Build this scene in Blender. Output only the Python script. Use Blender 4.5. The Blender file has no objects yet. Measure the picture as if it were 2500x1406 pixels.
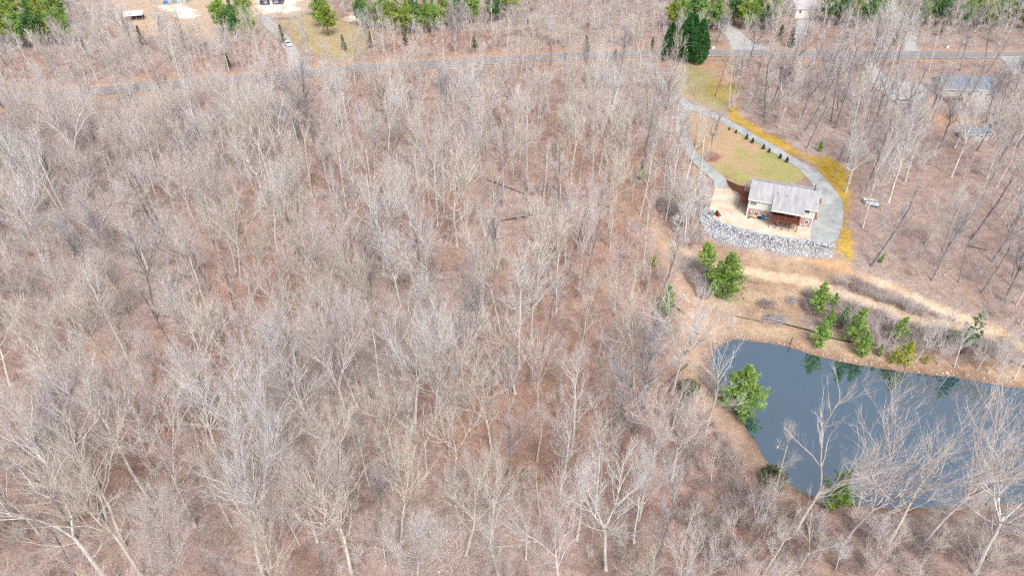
import bpy, bmesh, math, random
import numpy as np
from mathutils import Vector, Matrix

S = bpy.context.scene
COL = S.collection
rad = math.radians

# ------------------------------------------------------------------ camera, sky, sun, exposure
CAM_H, PITCH, FPX = 88.0, rad(37.2), 2500 * 24.0 / 36.0
cd = bpy.data.cameras.new('camera'); cd.lens = 24; cd.sensor_width = 36; cd.clip_start = 1; cd.clip_end = 20000
cam = bpy.data.objects.new('camera', cd); COL.objects.link(cam)
cam.location = (0, 0, CAM_H); cam.rotation_euler = (rad(90) - PITCH, 0, 0)
S.camera = cam

SUN_EL, SUN_AZ = rad(52), rad(165)          # azimuth clockwise from +y: behind the camera, to its right
w = bpy.data.worlds.new('World'); S.world = w; w.use_nodes = True
nt = w.node_tree; bg = nt.nodes['Background']
sky = nt.nodes.new('ShaderNodeTexSky'); sky.sky_type = 'NISHITA'; sky.sun_disc = False
sky.sun_elevation = SUN_EL; sky.sun_rotation = SUN_AZ; sky.dust_density = 4.0; sky.air_density = 1.0; sky.ozone_density = 1.0
hs = nt.nodes.new('ShaderNodeHueSaturation'); hs.inputs['Saturation'].default_value = 0.64   # thin cloud whitens the sky
nt.links.new(sky.outputs[0], hs.inputs['Color']); nt.links.new(hs.outputs[0], bg.inputs['Color'])
bg.inputs['Strength'].default_value = 0.15
sl = bpy.data.lights.new('sun', 'SUN'); sl.energy = 1.5; sl.angle = rad(20); sl.color = (1.0, 0.98, 0.955)
sun = bpy.data.objects.new('sun', sl); COL.objects.link(sun); sun.location = (0, 0, 200)
sd = Vector((math.sin(SUN_AZ) * math.cos(SUN_EL), math.cos(SUN_AZ) * math.cos(SUN_EL), math.sin(SUN_EL)))
sun.rotation_euler = sd.to_track_quat('Z', 'Y').to_euler()
S.view_settings.view_transform = 'Standard'; S.view_settings.look = 'None'
S.view_settings.exposure = 0.50; S.view_settings.gamma = 1.0
S.cycles.use_denoising = False; S.cycles.use_adaptive_sampling = False
S.cycles.max_bounces = 4; S.cycles.diffuse_bounces = 2; S.cycles.glossy_bounces = 2
S.cycles.transparent_max_bounces = 4; S.cycles.sample_clamp_indirect = 4.0
S.cycles.filter_width = 1.3

# ------------------------------------------------------------------ layout helpers
FW = np.array([0, math.cos(PITCH), -math.sin(PITCH)]); UP = np.array([0, math.sin(PITCH), math.cos(PITCH)])
CP = np.array([0, 0, CAM_H])
def unproj(px, py, z=0.0):
    px = np.asarray(px, float); py = np.asarray(py, float)
    u = (px - 1250) / FPX; v = (703 - py) / FPX
    dx = u; dy = FW[1] + v * UP[1]; dz = FW[2] + v * UP[2]
    t = (z - CAM_H) / dz
    return dx * t, dy * t
def proj(x, y, z):
    d = (y * FW[1] + (z - CAM_H) * FW[2])
    return 1250 + FPX * x / d, 703 - FPX * (y * UP[1] + (z - CAM_H) * UP[2]) / d, d
def hash2(ix, iy, seed):
    n = (ix.astype(np.int64) * 374761393 + iy.astype(np.int64) * 668265263 + seed * 974711) & 0x7fffffff
    n = ((n ^ (n >> 13)) * 1274126177) & 0x7fffffff
    n = n ^ (n >> 16)
    return (n & 0xffffff) / float(0xffffff)
def vnoise(x, y, sc, seed=0):
    x = np.asarray(x, float) / sc; y = np.asarray(y, float) / sc
    ix = np.floor(x); iy = np.floor(y); fx = x - ix; fy = y - iy
    fx = fx * fx * (3 - 2 * fx); fy = fy * fy * (3 - 2 * fy)
    a = hash2(ix, iy, seed); b = hash2(ix + 1, iy, seed); c = hash2(ix, iy + 1, seed); d = hash2(ix + 1, iy + 1, seed)
    return (a * (1 - fx) + b * fx) * (1 - fy) + (c * (1 - fx) + d * fx) * fy
def fnoise(x, y, sc, seed=0, o=3):
    t = 0; a = 0.5; s = 0
    for k in range(o):
        t = t + a * vnoise(x, y, sc / 2 ** k, seed + k); s += a; a *= 0.5
    return t / s
def sdf(poly, x, y):
    """signed distance to a polygon, negative inside"""
    x = np.asarray(x, float); y = np.asarray(y, float)
    d = np.full(x.shape, 1e9); ins = np.zeros(x.shape, bool); n = len(poly)
    for i in range(n):
        ax, ay = poly[i]; bx, by = poly[(i + 1) % n]
        ex, ey = bx - ax, by - ay; L = ex * ex + ey * ey + 1e-9
        t = np.clip(((x - ax) * ex + (y - ay) * ey) / L, 0, 1)
        d = np.minimum(d, (x - ax - t * ex) ** 2 + (y - ay - t * ey) ** 2)
        c = ((ay > y) != (by > y)) & (x < (bx - ax) * (y - ay) / (by - ay + 1e-12) + ax)
        ins ^= c
    d = np.sqrt(d)
    return np.where(ins, -d, d)
def pdist(line, x, y):
    x = np.asarray(x, float); y = np.asarray(y, float); d = np.full(x.shape, 1e9)
    for i in range(len(line) - 1):
        ax, ay = line[i]; bx, by = line[i + 1]
        ex, ey = bx - ax, by - ay; L = ex * ex + ey * ey + 1e-9
        t = np.clip(((x - ax) * ex + (y - ay) * ey) / L, 0, 1)
        d = np.minimum(d, (x - ax - t * ex) ** 2 + (y - ay - t * ey) ** 2)
    return np.sqrt(d)
def sstep(a, b, x):
    t = np.clip((x - a) / (b - a), 0, 1); return t * t * (3 - 2 * t)
def smooth_line(pts, step=1.0):
    P = [np.array(p, float) for p in pts]; P = [2 * P[0] - P[1]] + P + [2 * P[-1] - P[-2]]
    out = []
    for i in range(1, len(P) - 2):
        n = max(2, int(np.linalg.norm(P[i + 1] - P[i]) / step))
        for k in range(n):
            t = k / n
            out.append(0.5 * ((2 * P[i]) + (P[i + 1] - P[i - 1]) * t + (2 * P[i - 1] - 5 * P[i] + 4 * P[i + 1] - P[i + 2]) * t * t
                              + (-P[i - 1] + 3 * P[i] - 3 * P[i + 1] + P[i + 2]) * t ** 3))
    out.append(P[-2])
    return np.array(out)

# ------------------------------------------------------------------ terrain heights (metres above the patio)
WATER = -7.0
ctrl = [(1821,528,0),(1979,556,0),(1745,480,0.1),(1740,520,0),(1770,545,0),(1850,568,0),(1930,582,0),(2030,585,0),(2036,530,.5),(2030,480,1.5),(2005,425,2.4),
 (1835,433,2.5),(1998,459,2.3),(1800,430,2.5),(1760,440,.9),(1740,410,1.8),(1800,380,2.7),(1900,390,2.7),(1950,395,2.5),(1720,340,3),(1690,265,3.6),(1850,330,3),(1650,220,4.0),
 (1725,570,-2),(1760,592,-2.6),(1806,603,-2.8),(1860,612,-2.9),(1920,622,-2.9),(1968,628,-2.9),(2025,636,-2.6),(2060,590,-.3),(2075,640,-2.2),
 (1750,680,-4),(1900,690,-4.2),(2080,710,-3.8),(2250,765,-4.5),(2450,835,-5.5),(2250,700,-3),
 (1800,780,-6),(1950,800,-6),(2150,850,-6.3),(2400,895,-6.2),
 (1600,600,-1.5),(1600,800,-4.5),(1650,950,-6),(1700,1100,-6.4),(1500,1200,-6),(1800,1300,-5.6),(2300,1330,-5.4),(2450,1406,-5),
 (0,243,2),(300,217,2.4),(560,195,3),(1100,155,4),(1480,134,4.5),(1900,132,5),(2400,135,5),(300,20,3),(1000,10,4),(1800,20,6),(2400,20,6),(-300,240,2),(2900,140,5),
 (300,600,0),(300,1000,-4),(900,600,-1),(900,950,-5),(900,1300,-5),(300,1350,-4.5),(1300,500,.5),(1300,800,-3.5),(1200,300,2.5),(400,300,1.5),(2300,260,3.5),(2300,450,1),(2400,650,-2),
 (2800,1100,-7),(2800,700,-3),(-300,800,-2),(1250,1700,-5),(-300,1600,-4),(2800,1600,-5)]
CX = []
for px, py, z in ctrl:
    x, y = unproj(px, py, z); CX.append((float(x), float(y), z))
CX = np.array(CX)
_K = np.hypot(CX[:, None, 0] - CX[None, :, 0], CX[:, None, 1] - CX[None, :, 1])
_n = len(CX); _A = np.zeros((_n + 1, _n + 1)); _A[:_n, :_n] = -_K + np.eye(_n) * 0.4; _A[:_n, _n] = 1; _A[_n, :_n] = 1
_W = np.linalg.solve(_A, np.append(CX[:, 2], 0))
def unpoly(pts, z): return [tuple(float(c) for c in unproj(a, b, z)) for a, b in pts]
POND = unpoly([(1790,828),(1835,832),(1880,838),(1930,846),(1965,860),(2000,870),(2050,882),(2100,891),(2150,899),(2200,906),(2250,912),(2300,917),(2350,922),(2400,931),(2450,941),(2500,947),
  (2640,975),(2760,1060),(2700,1170),(2560,1215),(2450,1228),(2350,1236),(2250,1240),(2150,1238),(2060,1228),(1985,1212),(1940,1192),(1895,1155),(1862,1112),(1832,1062),(1795,1006),(1765,965),(1742,920),(1733,880),(1742,850)], WATER)
PATIO = unpoly([(1745,459),(1779,459),(1800,478),(1835,470),(1995,500),(2036,500),(2043,545),(2046,572),(2043,588),(2022,595),(2000,594),(1979,586),(1932,584),(1860,574),(1815,561),(1761,545),(1734,527),(1731,508),(1736,486)], 0)
def H_raw(x, y):
    x = np.asarray(x, float); y = np.asarray(y, float); z = np.zeros(x.shape) + _W[-1]
    for i in range(_n): z = z - _W[i] * np.hypot(x - CX[i, 0], y - CX[i, 1])
    return np.clip(z, -8, 8)
ROADPX = [(-420,268),(-200,258),(0,243),(300,217),(560,195),(700,185),(900,167),(1100,155),(1300,144),(1480,134),(1700,130.5),(1900,132),(2200,134),(2500,137),(2800,141)]
_lines = {}
def H(x, y):
    x = np.asarray(x, float); y = np.asarray(y, float)
    z = H_raw(x, y)
    nz = (fnoise(x, y, 22, 5) - .5) * 1.3 + (fnoise(x, y, 5, 9) - .5) * .35
    k = np.ones(x.shape)
    if 'road' in _lines: k = k * sstep(4.5, 12, pdist(_lines['road'], x, y))
    dp = sdf(PATIO, x, y)
    k = k * sstep(0, 18, dp)
    z = z + nz * k
    z = z * sstep(0, 2.0, dp) + (-0.06) * (1 - sstep(0, 2.0, dp))
    dw = sdf(POND, x, y)
    shore = WATER + 0.12 + 0.22 * np.maximum(dw, 0) + (vnoise(x, y, 1.7, 77) - .5) * .3 * np.clip(dw, 0, 1)
    t = sstep(0.5, 9, dw)
    z = np.where(dw > 0, np.maximum(z * t + shore * (1 - t), shore * 0 + WATER + .03), WATER + np.maximum(dw * .35, -1.6) - .02)
    return z
def G(px, py, it=14):
    px = np.asarray(px, float); py = np.asarray(py, float); z = np.zeros(px.shape)
    for k in range(it):
        x, y = unproj(px, py, z); z = 0.5 * z + 0.5 * H(x, y)
    return x, y, H(x, y)
def G1(px, py):
    x, y, z = G(np.array([px]), np.array([py])); return float(x[0]), float(y[0]), float(z[0])
def gline(pts, step=1.0):
    a = np.array(pts, float); x, y, z = G(a[:, 0], a[:, 1]); return smooth_line(np.stack([x, y], 1), step)
def gpoly(pts):
    a = np.array(pts, float); x, y, z = G(a[:, 0], a[:, 1]); return list(zip(x.tolist(), y.tolist()))
_r = np.array(ROADPX, float); _lines['road'] = smooth_line(np.stack(unproj(_r[:, 0], _r[:, 1], 3.7), 1), 3)
ROAD = gline(ROADPX, 3); _lines['road'] = ROAD

# ------------------------------------------------------------------ materials
def srgb(r, g, b):
    return tuple(((c / 255) / 12.92 if c <= 10 else ((c / 255 + .055) / 1.055) ** 2.4) for c in (r, g, b))
MATS = {}
def mat(name, col, rough=0.8, var=0.15, scale=2.0, metal=0.0, rnd=0.0, bump=0.0, spec=0.3, stretch=None, col2=None):
    if name in MATS: return MATS[name]
    m = bpy.data.materials.new(name); m.use_nodes = True; t = m.node_tree; b = t.nodes['Principled BSDF']
    b.inputs['Roughness'].default_value = rough; b.inputs['Metallic'].default_value = metal
    b.inputs['Specular IOR Level'].default_value = spec
    tc = t.nodes.new('ShaderNodeTexCoord'); no = t.nodes.new('ShaderNodeTexNoise')
    no.inputs['Scale'].default_value = scale; no.inputs['Detail'].default_value = 5; no.inputs['Roughness'].default_value = .65
    if stretch:
        mp = t.nodes.new('ShaderNodeMapping'); mp.inputs['Scale'].default_value = stretch
        t.links.new(tc.outputs['Object'], mp.inputs[0]); t.links.new(mp.outputs[0], no.inputs['Vector'])
    else: t.links.new(tc.outputs['Object'], no.inputs['Vector'])
    rp = t.nodes.new('ShaderNodeValToRGB')
    c1 = tuple(max(0, c * (1 - var * 1.6)) for c in col); c2 = tuple(min(1, c * (1 + var)) for c in col)
    if col2: c1, c2 = col2, col
    rp.color_ramp.elements[0].position = .32; rp.color_ramp.elements[1].position = .68
    rp.color_ramp.elements[0].color = (*c1, 1); rp.color_ramp.elements[1].color = (*c2, 1)
    t.links.new(no.outputs['Fac'], rp.inputs[0]); out = rp.outputs[0]
    if rnd:
        oi = t.nodes.new('ShaderNodeObjectInfo'); mr = t.nodes.new('ShaderNodeMapRange')
        mr.inputs['To Min'].default_value = 1 - rnd; mr.inputs['To Max'].default_value = 1 + rnd
        t.links.new(oi.outputs['Random'], mr.inputs[0])
        mx = t.nodes.new('ShaderNodeVectorMath'); mx.operation = 'SCALE'
        t.links.new(out, mx.inputs[0]); t.links.new(mr.outputs[0], mx.inputs['Scale']); out = mx.outputs[0]
    t.links.new(out, b.inputs['Base Color'])
    if bump:
        bp = t.nodes.new('ShaderNodeBump'); bp.inputs['Strength'].default_value = bump; bp.inputs['Distance'].default_value = .05
        t.links.new(no.outputs['Fac'], bp.inputs['Height']); t.links.new(bp.outputs[0], b.inputs['Normal'])
    MATS[name] = m; return m
def mat_tint(name, col, rough=.85, rnd=.12, trans=0.0):
    """colour times a per-face-corner 'tint' attribute (piece to piece variation)"""
    if name in MATS: return MATS[name]
    m = bpy.data.materials.new(name); m.use_nodes = True; t = m.node_tree; b = t.nodes['Principled BSDF']
    b.inputs['Roughness'].default_value = rough; b.inputs['Specular IOR Level'].default_value = .2
    at = t.nodes.new('ShaderNodeAttribute'); at.attribute_name = 'tint'
    mx = t.nodes.new('ShaderNodeMix'); mx.data_type = 'RGBA'; mx.blend_type = 'MULTIPLY'; mx.inputs[0].default_value = 1
    mx.inputs[6].default_value = (*col, 1); t.links.new(at.outputs['Color'], mx.inputs[7])
    oi = t.nodes.new('ShaderNodeObjectInfo'); mr = t.nodes.new('ShaderNodeMapRange')
    mr.inputs['To Min'].default_value = 1 - rnd; mr.inputs['To Max'].default_value = 1 + rnd
    t.links.new(oi.outputs['Random'], mr.inputs[0])
    sc = t.nodes.new('ShaderNodeVectorMath'); sc.operation = 'SCALE'
    t.links.new(mx.outputs[2], sc.inputs[0]); t.links.new(mr.outputs[0], sc.inputs['Scale'])
    t.links.new(sc.outputs[0], b.inputs['Base Color'])
    MATS[name] = m; return m
def ground_mat():
    m = bpy.data.materials.new('leaf_litter_ground'); m.use_nodes = True; t = m.node_tree; b = t.nodes['Principled BSDF']
    b.inputs['Roughness'].default_value = .95; b.inputs['Specular IOR Level'].default_value = .1
    at = t.nodes.new('ShaderNodeAttribute'); at.attribute_name = 'zone'
    tc = t.nodes.new('ShaderNodeTexCoord')
    def noise(s, det=4, ro=.7):
        n = t.nodes.new('ShaderNodeTexNoise'); n.inputs['Scale'].default_value = s; n.inputs['Detail'].default_value = det; n.inputs['Roughness'].default_value = ro
        t.links.new(tc.outputs['Object'], n.inputs['Vector']); return n
    def rng(src, lo, hi, a=.3, c=.7):
        r = t.nodes.new('ShaderNodeMapRange'); r.inputs['From Min'].default_value = a; r.inputs['From Max'].default_value = c
        r.inputs['To Min'].default_value = lo; r.inputs['To Max'].default_value = hi; t.links.new(src, r.inputs[0]); return r.outputs[0]
    def mul(a, bb):
        n = t.nodes.new('ShaderNodeMath'); n.operation = 'MULTIPLY'; t.links.new(a, n.inputs[0]); t.links.new(bb, n.inputs[1]); return n.outputs[0]
    n1 = noise(.55, 6); n2 = noise(3.2, 3, .8); vo = t.nodes.new('ShaderNodeTexVoronoi'); vo.inputs['Scale'].default_value = 5.0
    t.links.new(tc.outputs['Object'], vo.inputs['Vector'])
    f = mul(mul(rng(n1.outputs['Fac'], .72, 1.3), rng(n2.outputs['Fac'], .62, 1.4)), rng(vo.outputs['Distance'], 1.15, .75, 0, .9))
    # strength of the speckle is stored in the attribute's alpha
    one = t.nodes.new('ShaderNodeMix'); one.data_type = 'FLOAT'; one.inputs[2].default_value = 1.0
    t.links.new(at.outputs['Alpha'], one.inputs[0]); t.links.new(f, one.inputs[3])
    sc = t.nodes.new('ShaderNodeVectorMath'); sc.operation = 'SCALE'
    t.links.new(at.outputs['Color'], sc.inputs[0]); t.links.new(one.outputs[0], sc.inputs['Scale'])
    t.links.new(sc.outputs[0], b.inputs['Base Color'])
    bp = t.nodes.new('ShaderNodeBump'); bp.inputs['Strength'].default_value = .5; bp.inputs['Distance'].default_value = .12
    t.links.new(n2.outputs['Fac'], bp.inputs['Height']); t.links.new(bp.outputs[0], b.inputs['Normal'])
    return m
M_GROUND = ground_mat()

# ------------------------------------------------------------------ object helpers
def tag(o, label, cat=None, group=None, kind=None):
    o['label'] = label
    if cat: o['category'] = cat
    if group: o['group'] = group
    if kind: o['kind'] = kind
    return o
def mesh_obj(name, verts, faces, m, parent=None, smooth=False):
    me = bpy.data.meshes.new(name); me.from_pydata([tuple(map(float, v)) for v in verts], [], faces)
    me.materials.append(m)
    if smooth: me.polygons.foreach_set('use_smooth', [True] * len(me.polygons))
    me.update(); o = bpy.data.objects.new(name, me); COL.objects.link(o)
    if parent: o.parent = parent
    return o
def np_mesh(name, V, T, m, tint=None, smooth=False):
    """mesh from numpy triangles; tint: per-vertex colour (n,3)"""
    V = np.asarray(V, np.float32); T = np.asarray(T, np.int32); k = T.shape[1]
    me = bpy.data.meshes.new(name); me.vertices.add(len(V)); me.vertices.foreach_set('co', V.ravel())
    me.loops.add(T.size); me.loops.foreach_set('vertex_index', T.ravel()); me.polygons.add(len(T))
    me.polygons.foreach_set('loop_start', np.arange(len(T), dtype=np.int32) * k)
    if smooth: me.polygons.foreach_set('use_smooth', np.ones(len(T), bool))
    me.materials.append(m); me.update(calc_edges=True)
    if tint is not None:
        a = me.color_attributes.new('tint', 'FLOAT_COLOR', 'POINT')
        c = np.ones((len(V), 4), np.float32); c[:, :tint.shape[1]] = tint; a.data.foreach_set('color', c.ravel())
    return me
def link(name, me, parent=None):
    o = bpy.data.objects.new(name, me); COL.objects.link(o)
    if parent: o.parent = parent
    return o
def thing(name, label, cat, loc=(0, 0, 0), rz=0.0, group=None, sc=1.0):
    o = bpy.data.objects.new(name, None); COL.objects.link(o); o.location = loc; o.rotation_euler = (0, 0, rz)
    o.scale = (sc, sc, sc); o.empty_display_size = .5
    return tag(o, label, cat, group)
class MB:
    def __init__(s): s.v = []; s.f = []
    def add(s, V, F):
        n = len(s.v); s.v += [tuple(p) for p in V]; s.f += [tuple(i + n for i in f) for f in F]; return s
    def box(s, x0, x1, y0, y1, z0, z1):
        return s.add([(x0,y0,z0),(x1,y0,z0),(x1,y1,z0),(x0,y1,z0),(x0,y0,z1),(x1,y0,z1),(x1,y1,z1),(x0,y1,z1)],
                     [(0,3,2,1),(4,5,6,7),(0,1,5,4),(1,2,6,5),(2,3,7,6),(3,0,4,7)])
    def slab(s, P, n):       # polygon P extruded by vector n
        k = len(P); Q = [tuple(np.add(p, n)) for p in P]
        return s.add(list(P) + Q, [tuple(range(k))[::-1], tuple(range(k, 2 * k))] + [(i, (i + 1) % k, k + (i + 1) % k, k + i) for i in range(k)])
    def tube(s, pts, r, n=8, cap=True):
        pts = [np.array(p, float) for p in pts]; r = r if hasattr(r, '__len__') else [r] * len(pts); base = len(s.v)
        for i, p in enumerate(pts):
            d = pts[min(i + 1, len(pts) - 1)] - pts[max(i - 1, 0)]; d = d / (np.linalg.norm(d) + 1e-9)
            a = np.cross(d, [0, 0, 1.] if abs(d[2]) < .9 else [1., 0, 0]); a /= np.linalg.norm(a); b = np.cross(d, a)
            for k in range(n):
                q = 2 * math.pi * k / n; s.v.append(tuple(p + r[i] * (math.cos(q) * a + math.sin(q) * b)))
        for i in range(len(pts) - 1):
            for k in range(n):
                s.f.append((base + i * n + k, base + i * n + (k + 1) % n, base + (i + 1) * n + (k + 1) % n, base + (i + 1) * n + k))
        if cap:
            s.f.append(tuple(base + k for k in range(n))[::-1]); e = base + (len(pts) - 1) * n; s.f.append(tuple(e + k for k in range(n)))
        return s
    def lathe(s, prof, n=12, c=(0, 0)):
        base = len(s.v); m = len(prof)
        for r, z in prof:
            for k in range(n):
                q = 2 * math.pi * k / n; s.v.append((c[0] + r * math.cos(q), c[1] + r * math.sin(q), z))
        for i in range(m - 1):
            for k in range(n): s.f.append((base + i*n + k, base + i*n + (k+1) % n, base + (i+1)*n + (k+1) % n, base + (i+1)*n + k))
        s.f.append(tuple(base + k for k in range(n))[::-1]); e = base + (m - 1) * n; s.f.append(tuple(e + k for k in range(n)))
        return s
    def obj(s, name, m, parent=None, smooth=False, bevel=0.0):
        o = mesh_obj(name, s.v, s.f, m, parent, smooth)
        if bevel:
            b = o.modifiers.new('bevel', 'BEVEL'); b.width = bevel; b.segments = 2
        return o
# ------------------------------------------------------------------ ground sheet, cut into ground / lawn / tracks / bank
P_LAWN = gpoly([(1678,285),(1700,277),(1740,290),(1800,318),(1860,352),(1920,388),(1955,410),(1966,432),(1950,447),(1900,448),(1836,440),(1800,460),(1782,452),(1770,432),(1735,405),(1700,375),(1685,340),(1676,310)])
P_VERGE = gpoly([(1655,165),(1720,150),(1790,150),(1795,200),(1800,232),(1775,262),(1740,268),(1700,252),(1668,228),(1650,200)])
P_MOSS = [gpoly([(1790,268),(1830,300),(1880,330),(1935,362),(1965,378),(2010,385),(2066,395),(2076,425),(2078,470),(2072,520),(2076,570),(2080,632),(2046,610),(2048,560),(2042,500),(2030,460),(2010,425),(1975,398),(1920,372),(1860,337),(1810,305),(1775,285)]),
          gpoly([(1735,190),(1790,200),(1792,228),(1765,245),(1725,240),(1720,210)])]
P_BANK = gpoly([(1700,600),(1760,600),(1860,618),(2030,640),(2080,660),(2090,690),(2000,690),(1960,720),(1960,790),(2060,835),(2200,865),(2350,885),(2440,880),(2520,905),(2520,960),(2400,940),(2200,912),(2050,890),(1930,852),(1790,834),(1740,850),(1715,820),(1690,760),(1700,720),(1730,700),(1700,640)])
P_CLEAR = gpoly([(255,-40),(275,60),(300,95),(400,85),(470,95),(560,100),(620,85),(640,50),(700,45),(760,30),(800,-40)])
P_SAND = [gpoly([(392,12),(440,14),(475,25),(480,40),(455,48),(425,30),(400,30)]), gpoly([(690,-5),(720,5),(725,25),(705,33),(690,20)]), gpoly([(845,45),(900,62),(960,70),(985,70),(985,58),(920,50),(860,35)]), gpoly([(615,0),(700,0),(690,30),(640,35)])]
P_YARD = gpoly([(2225,225),(2280,215),(2300,280),(2420,285),(2460,255),(2480,230),(2470,280),(2420,300),(2300,305),(2240,270)])
P_GRASS2 = gpoly([(690,50),(780,30),(860,60),(900,80),(900,120),(830,150),(760,130),(720,100)])
T_UP = gline([(2010,640),(2070,662),(2140,690),(2220,722),(2300,755),(2370,785),(2440,815),(2500,850),(2600,905)], 1)
T_LOW = gline([(1640,600),(1700,628),(1770,655),(1850,668),(1930,682),(2000,700),(2080,728),(2150,752),(2230,780),(2300,795),(2380,806),(2420,812)], 1)
T_LEFT = gline([(1612,560),(1625,600),(1640,640),(1665,690),(1688,735),(1690,790),(1688,850),(1690,910),(1712,965),(1755,1012),(1795,1060),(1835,1110),(1875,1165),(1900,1190)], 1)
T_FOOT = gline([(60,900),(150,885),(215,870),(270,860),(340,858),(380,868),(395,890),(420,910),(455,940),(475,975),(490,1010)], 1)
T_TRAIL = gline([(1578,475),(1590,505),(1600,535),(1612,562)], 1)
P_RIPZ = gpoly([(1726,505),(1733,527),(1760,545),(1815,561),(1860,574),(1932,584),(1979,587),(2000,595),(2022,596),(2032,592),(2033,616),(2022,630),(1968,624),(1914,617),(1860,608),(1806,601),(1755,588),(1722,566),(1708,540),(1712,515)])
def col(*c): return np.array(srgb(*c))
def zones(x, y):
    n = x.shape[0]; px, py, _ = proj(x, y, H_raw(x, y))
    w1 = fnoise(x, y, 30, 11)[:, None]; w2 = fnoise(x, y, 6, 21)[:, None]; w3 = fnoise(x, y, 2.2, 31, 2)[:, None]
    red = col(168, 138, 123); mauve = col(172, 154, 145); dark = col(130, 106, 95); tan = col(188, 152, 124)
    c = red * (1 - sstep(.35, .7, w1)) + mauve * sstep(.35, .7, w1)
    c = c * (1 - .55 * sstep(.5, .75, w2)) + dark * .55 * sstep(.5, .75, w2)
    k = sstep(1900, 2150, px)[:, None] * .7; c = c * (1 - k) + (mauve * .75 + dark * .25) * k
    a = np.full(n, 1.0)
    jit = (fnoise(x, y, 4, 41, 3) - .5)
    jit2 = (fnoise(x, y, 1.6, 43, 2) - .5)
    def blend(mask, cc, speck=None):
        nonlocal c, a
        m = np.clip(mask, 0, 1)[:, None]; c = c * (1 - m) + cc * m
        if speck is not None: a = a * (1 - m[:, 0]) + speck * m[:, 0]
    dr = pdist(ROAD, x, y)
    blend(.75 * (1 - sstep(4, 11, dr + jit * 10)), tan, .7)
    # bank, cleared slope and worn tracks
    db = sdf(P_BANK, x, y) + jit * 7
    blend(.9 * (1 - sstep(-1.5, 2.5, db)), col(187, 161, 134) * (1 - sstep(.35,.65,w2)*.8) + col(160, 133, 111) * sstep(.35,.65,w2)*.8, .9)
    dshore = sdf(POND, x, y)
    blend(.8 * (1 - sstep(0.2, 2.2, dshore + jit * 2)), col(140, 112, 92), 1)
    sand = col(220, 198, 168); orange = col(206, 164, 124)
    ow = sstep(.45, .65, fnoise(x, y, 12, 61))[:, None]
    for T, wd, st in ((T_UP, 1.5, .9), (T_LOW, 1.7, .95), (T_LEFT, 2.5, .75), (T_FOOT, .75, .75), (T_TRAIL, 1.3, .6)):
        d = pdist(T, x, y) + jit * 2.4 + jit2 * 1.5
        blend(st * (1 - sstep(wd * .45, wd * 1.25, d)), sand * (1 - ow) + orange * ow if T is T_UP else (sand * .85 + orange * .15 if T is T_LOW else col(192, 164, 140)), .7)
    blend(.9 * (1 - sstep(-.5, .8, sdf(P_RIPZ, x, y) + jit2)), col(160, 160, 162), .6)
    # loose orange clay patches in the wood
    blend(.5 * sstep(.83, .90, fnoise(x, y, 5, 91, 2)), orange * .8, .8)
    # clearings across the road
    blend(.9 * (1 - sstep(-3, 3, sdf(P_CLEAR, x, y) + jit * 10)), col(198, 174, 150), .5)
    blend(.8 * (1 - sstep(-3, 4, sdf(P_GRASS2, x, y) + jit * 10)), col(184, 168, 122), .6)
    for P in P_SAND: blend(.95 * (1 - sstep(-1.5, 2, sdf(P, x, y) + jit * 8)), col(248, 236, 212), .4)
    blend(.8 * (1 - sstep(-2, 2, sdf(P_YARD, x, y) + jit * 7)), col(206, 160, 118), .6)
    # front lawn: dormant tan at the top, greener by the house
    gl = sstep(.25, .75, np.clip((px - 1700) / 260, 0, 1) * .6 + np.clip((py - 290) / 160, 0, 1) * .5 + jit * .9 - .1)[:, None]
    gcol = col(186, 158, 126) * (1 - gl) + (col(158, 156, 98) * (1 - w2 * .6) + col(178, 164, 116) * w2 * .6) * gl
    blend(1 - sstep(-.6, .6, sdf(P_LAWN, x, y) + jit2 * 1.2), gcol, .4)
    gv = sstep(.4, .6, fnoise(x, y, 9, 71))[:, None]
    blend(.9 * (1 - sstep(-2, 2, sdf(P_VERGE, x, y) + jit * 8)), col(184, 152, 122) * (1 - gv) + col(160, 152, 108) * gv, .6)
    for P, mk in zip(P_MOSS, (.9, .4)):
        blend(mk * (1 - sstep(-1.2, 1.0, sdf(P, x, y) + jit * 4.5 + jit2 * 2)), col(194, 163, 48) * (1 - w2 * .8) + col(172, 136, 62) * w2 * .8, .8)
    # mulch ring round the lawn tree and the bed beside the house
    for (mx, my, r) in ((1735, 383, 2.7),):
        X, Y, _ = G1(mx, my); blend(1 - sstep(r - .5, r + .3, np.hypot(x - X, y - Y) + jit2 * .6), col(150, 112, 100), .9)
    return np.concatenate([c, a[:, None]], 1)
STEP = 1.0
rows = np.arange(28, 392, STEP)
def half(y): return 0.61 * y + 62
xs = np.arange(-300, 301, STEP)
XX, YY = np.meshgrid(xs, rows); vis = np.abs(XX) < half(YY) + STEP
idx = np.full(XX.shape, -1, np.int64); idx[vis] = np.arange(vis.sum())
gx = XX[vis].astype(float); gy = YY[vis].astype(float)
gz = H(gx, gy); gc = zones(gx, gy)
q = np.stack([idx[:-1, :-1], idx[:-1, 1:], idx[1:, 1:], idx[1:, :-1]], -1).reshape(-1, 4)
q = q[(q >= 0).all(1)]
fx = gx[q].mean(1); fy = gy[q].mean(1)
cls = np.zeros(len(q), int)
fj = (fnoise(fx, fy, 4, 41) - .5)
cls[(sdf(P_BANK, fx, fy) + fj * 5) < 0] = 2
cls[sdf(P_CLEAR, fx, fy) < 0] = 6
cls[sdf(P_VERGE, fx, fy) < 0] = 7
for i, (T, wd) in enumerate(((T_UP, 1.4), (T_LOW, 1.6), (T_LEFT, 2.3), (T_FOOT, .9))):
    cls[(pdist(T, fx, fy) + fj * 1.5) < wd] = 10 + i
for P in P_MOSS: cls[sdf(P, fx, fy) < 0] = 3
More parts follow.
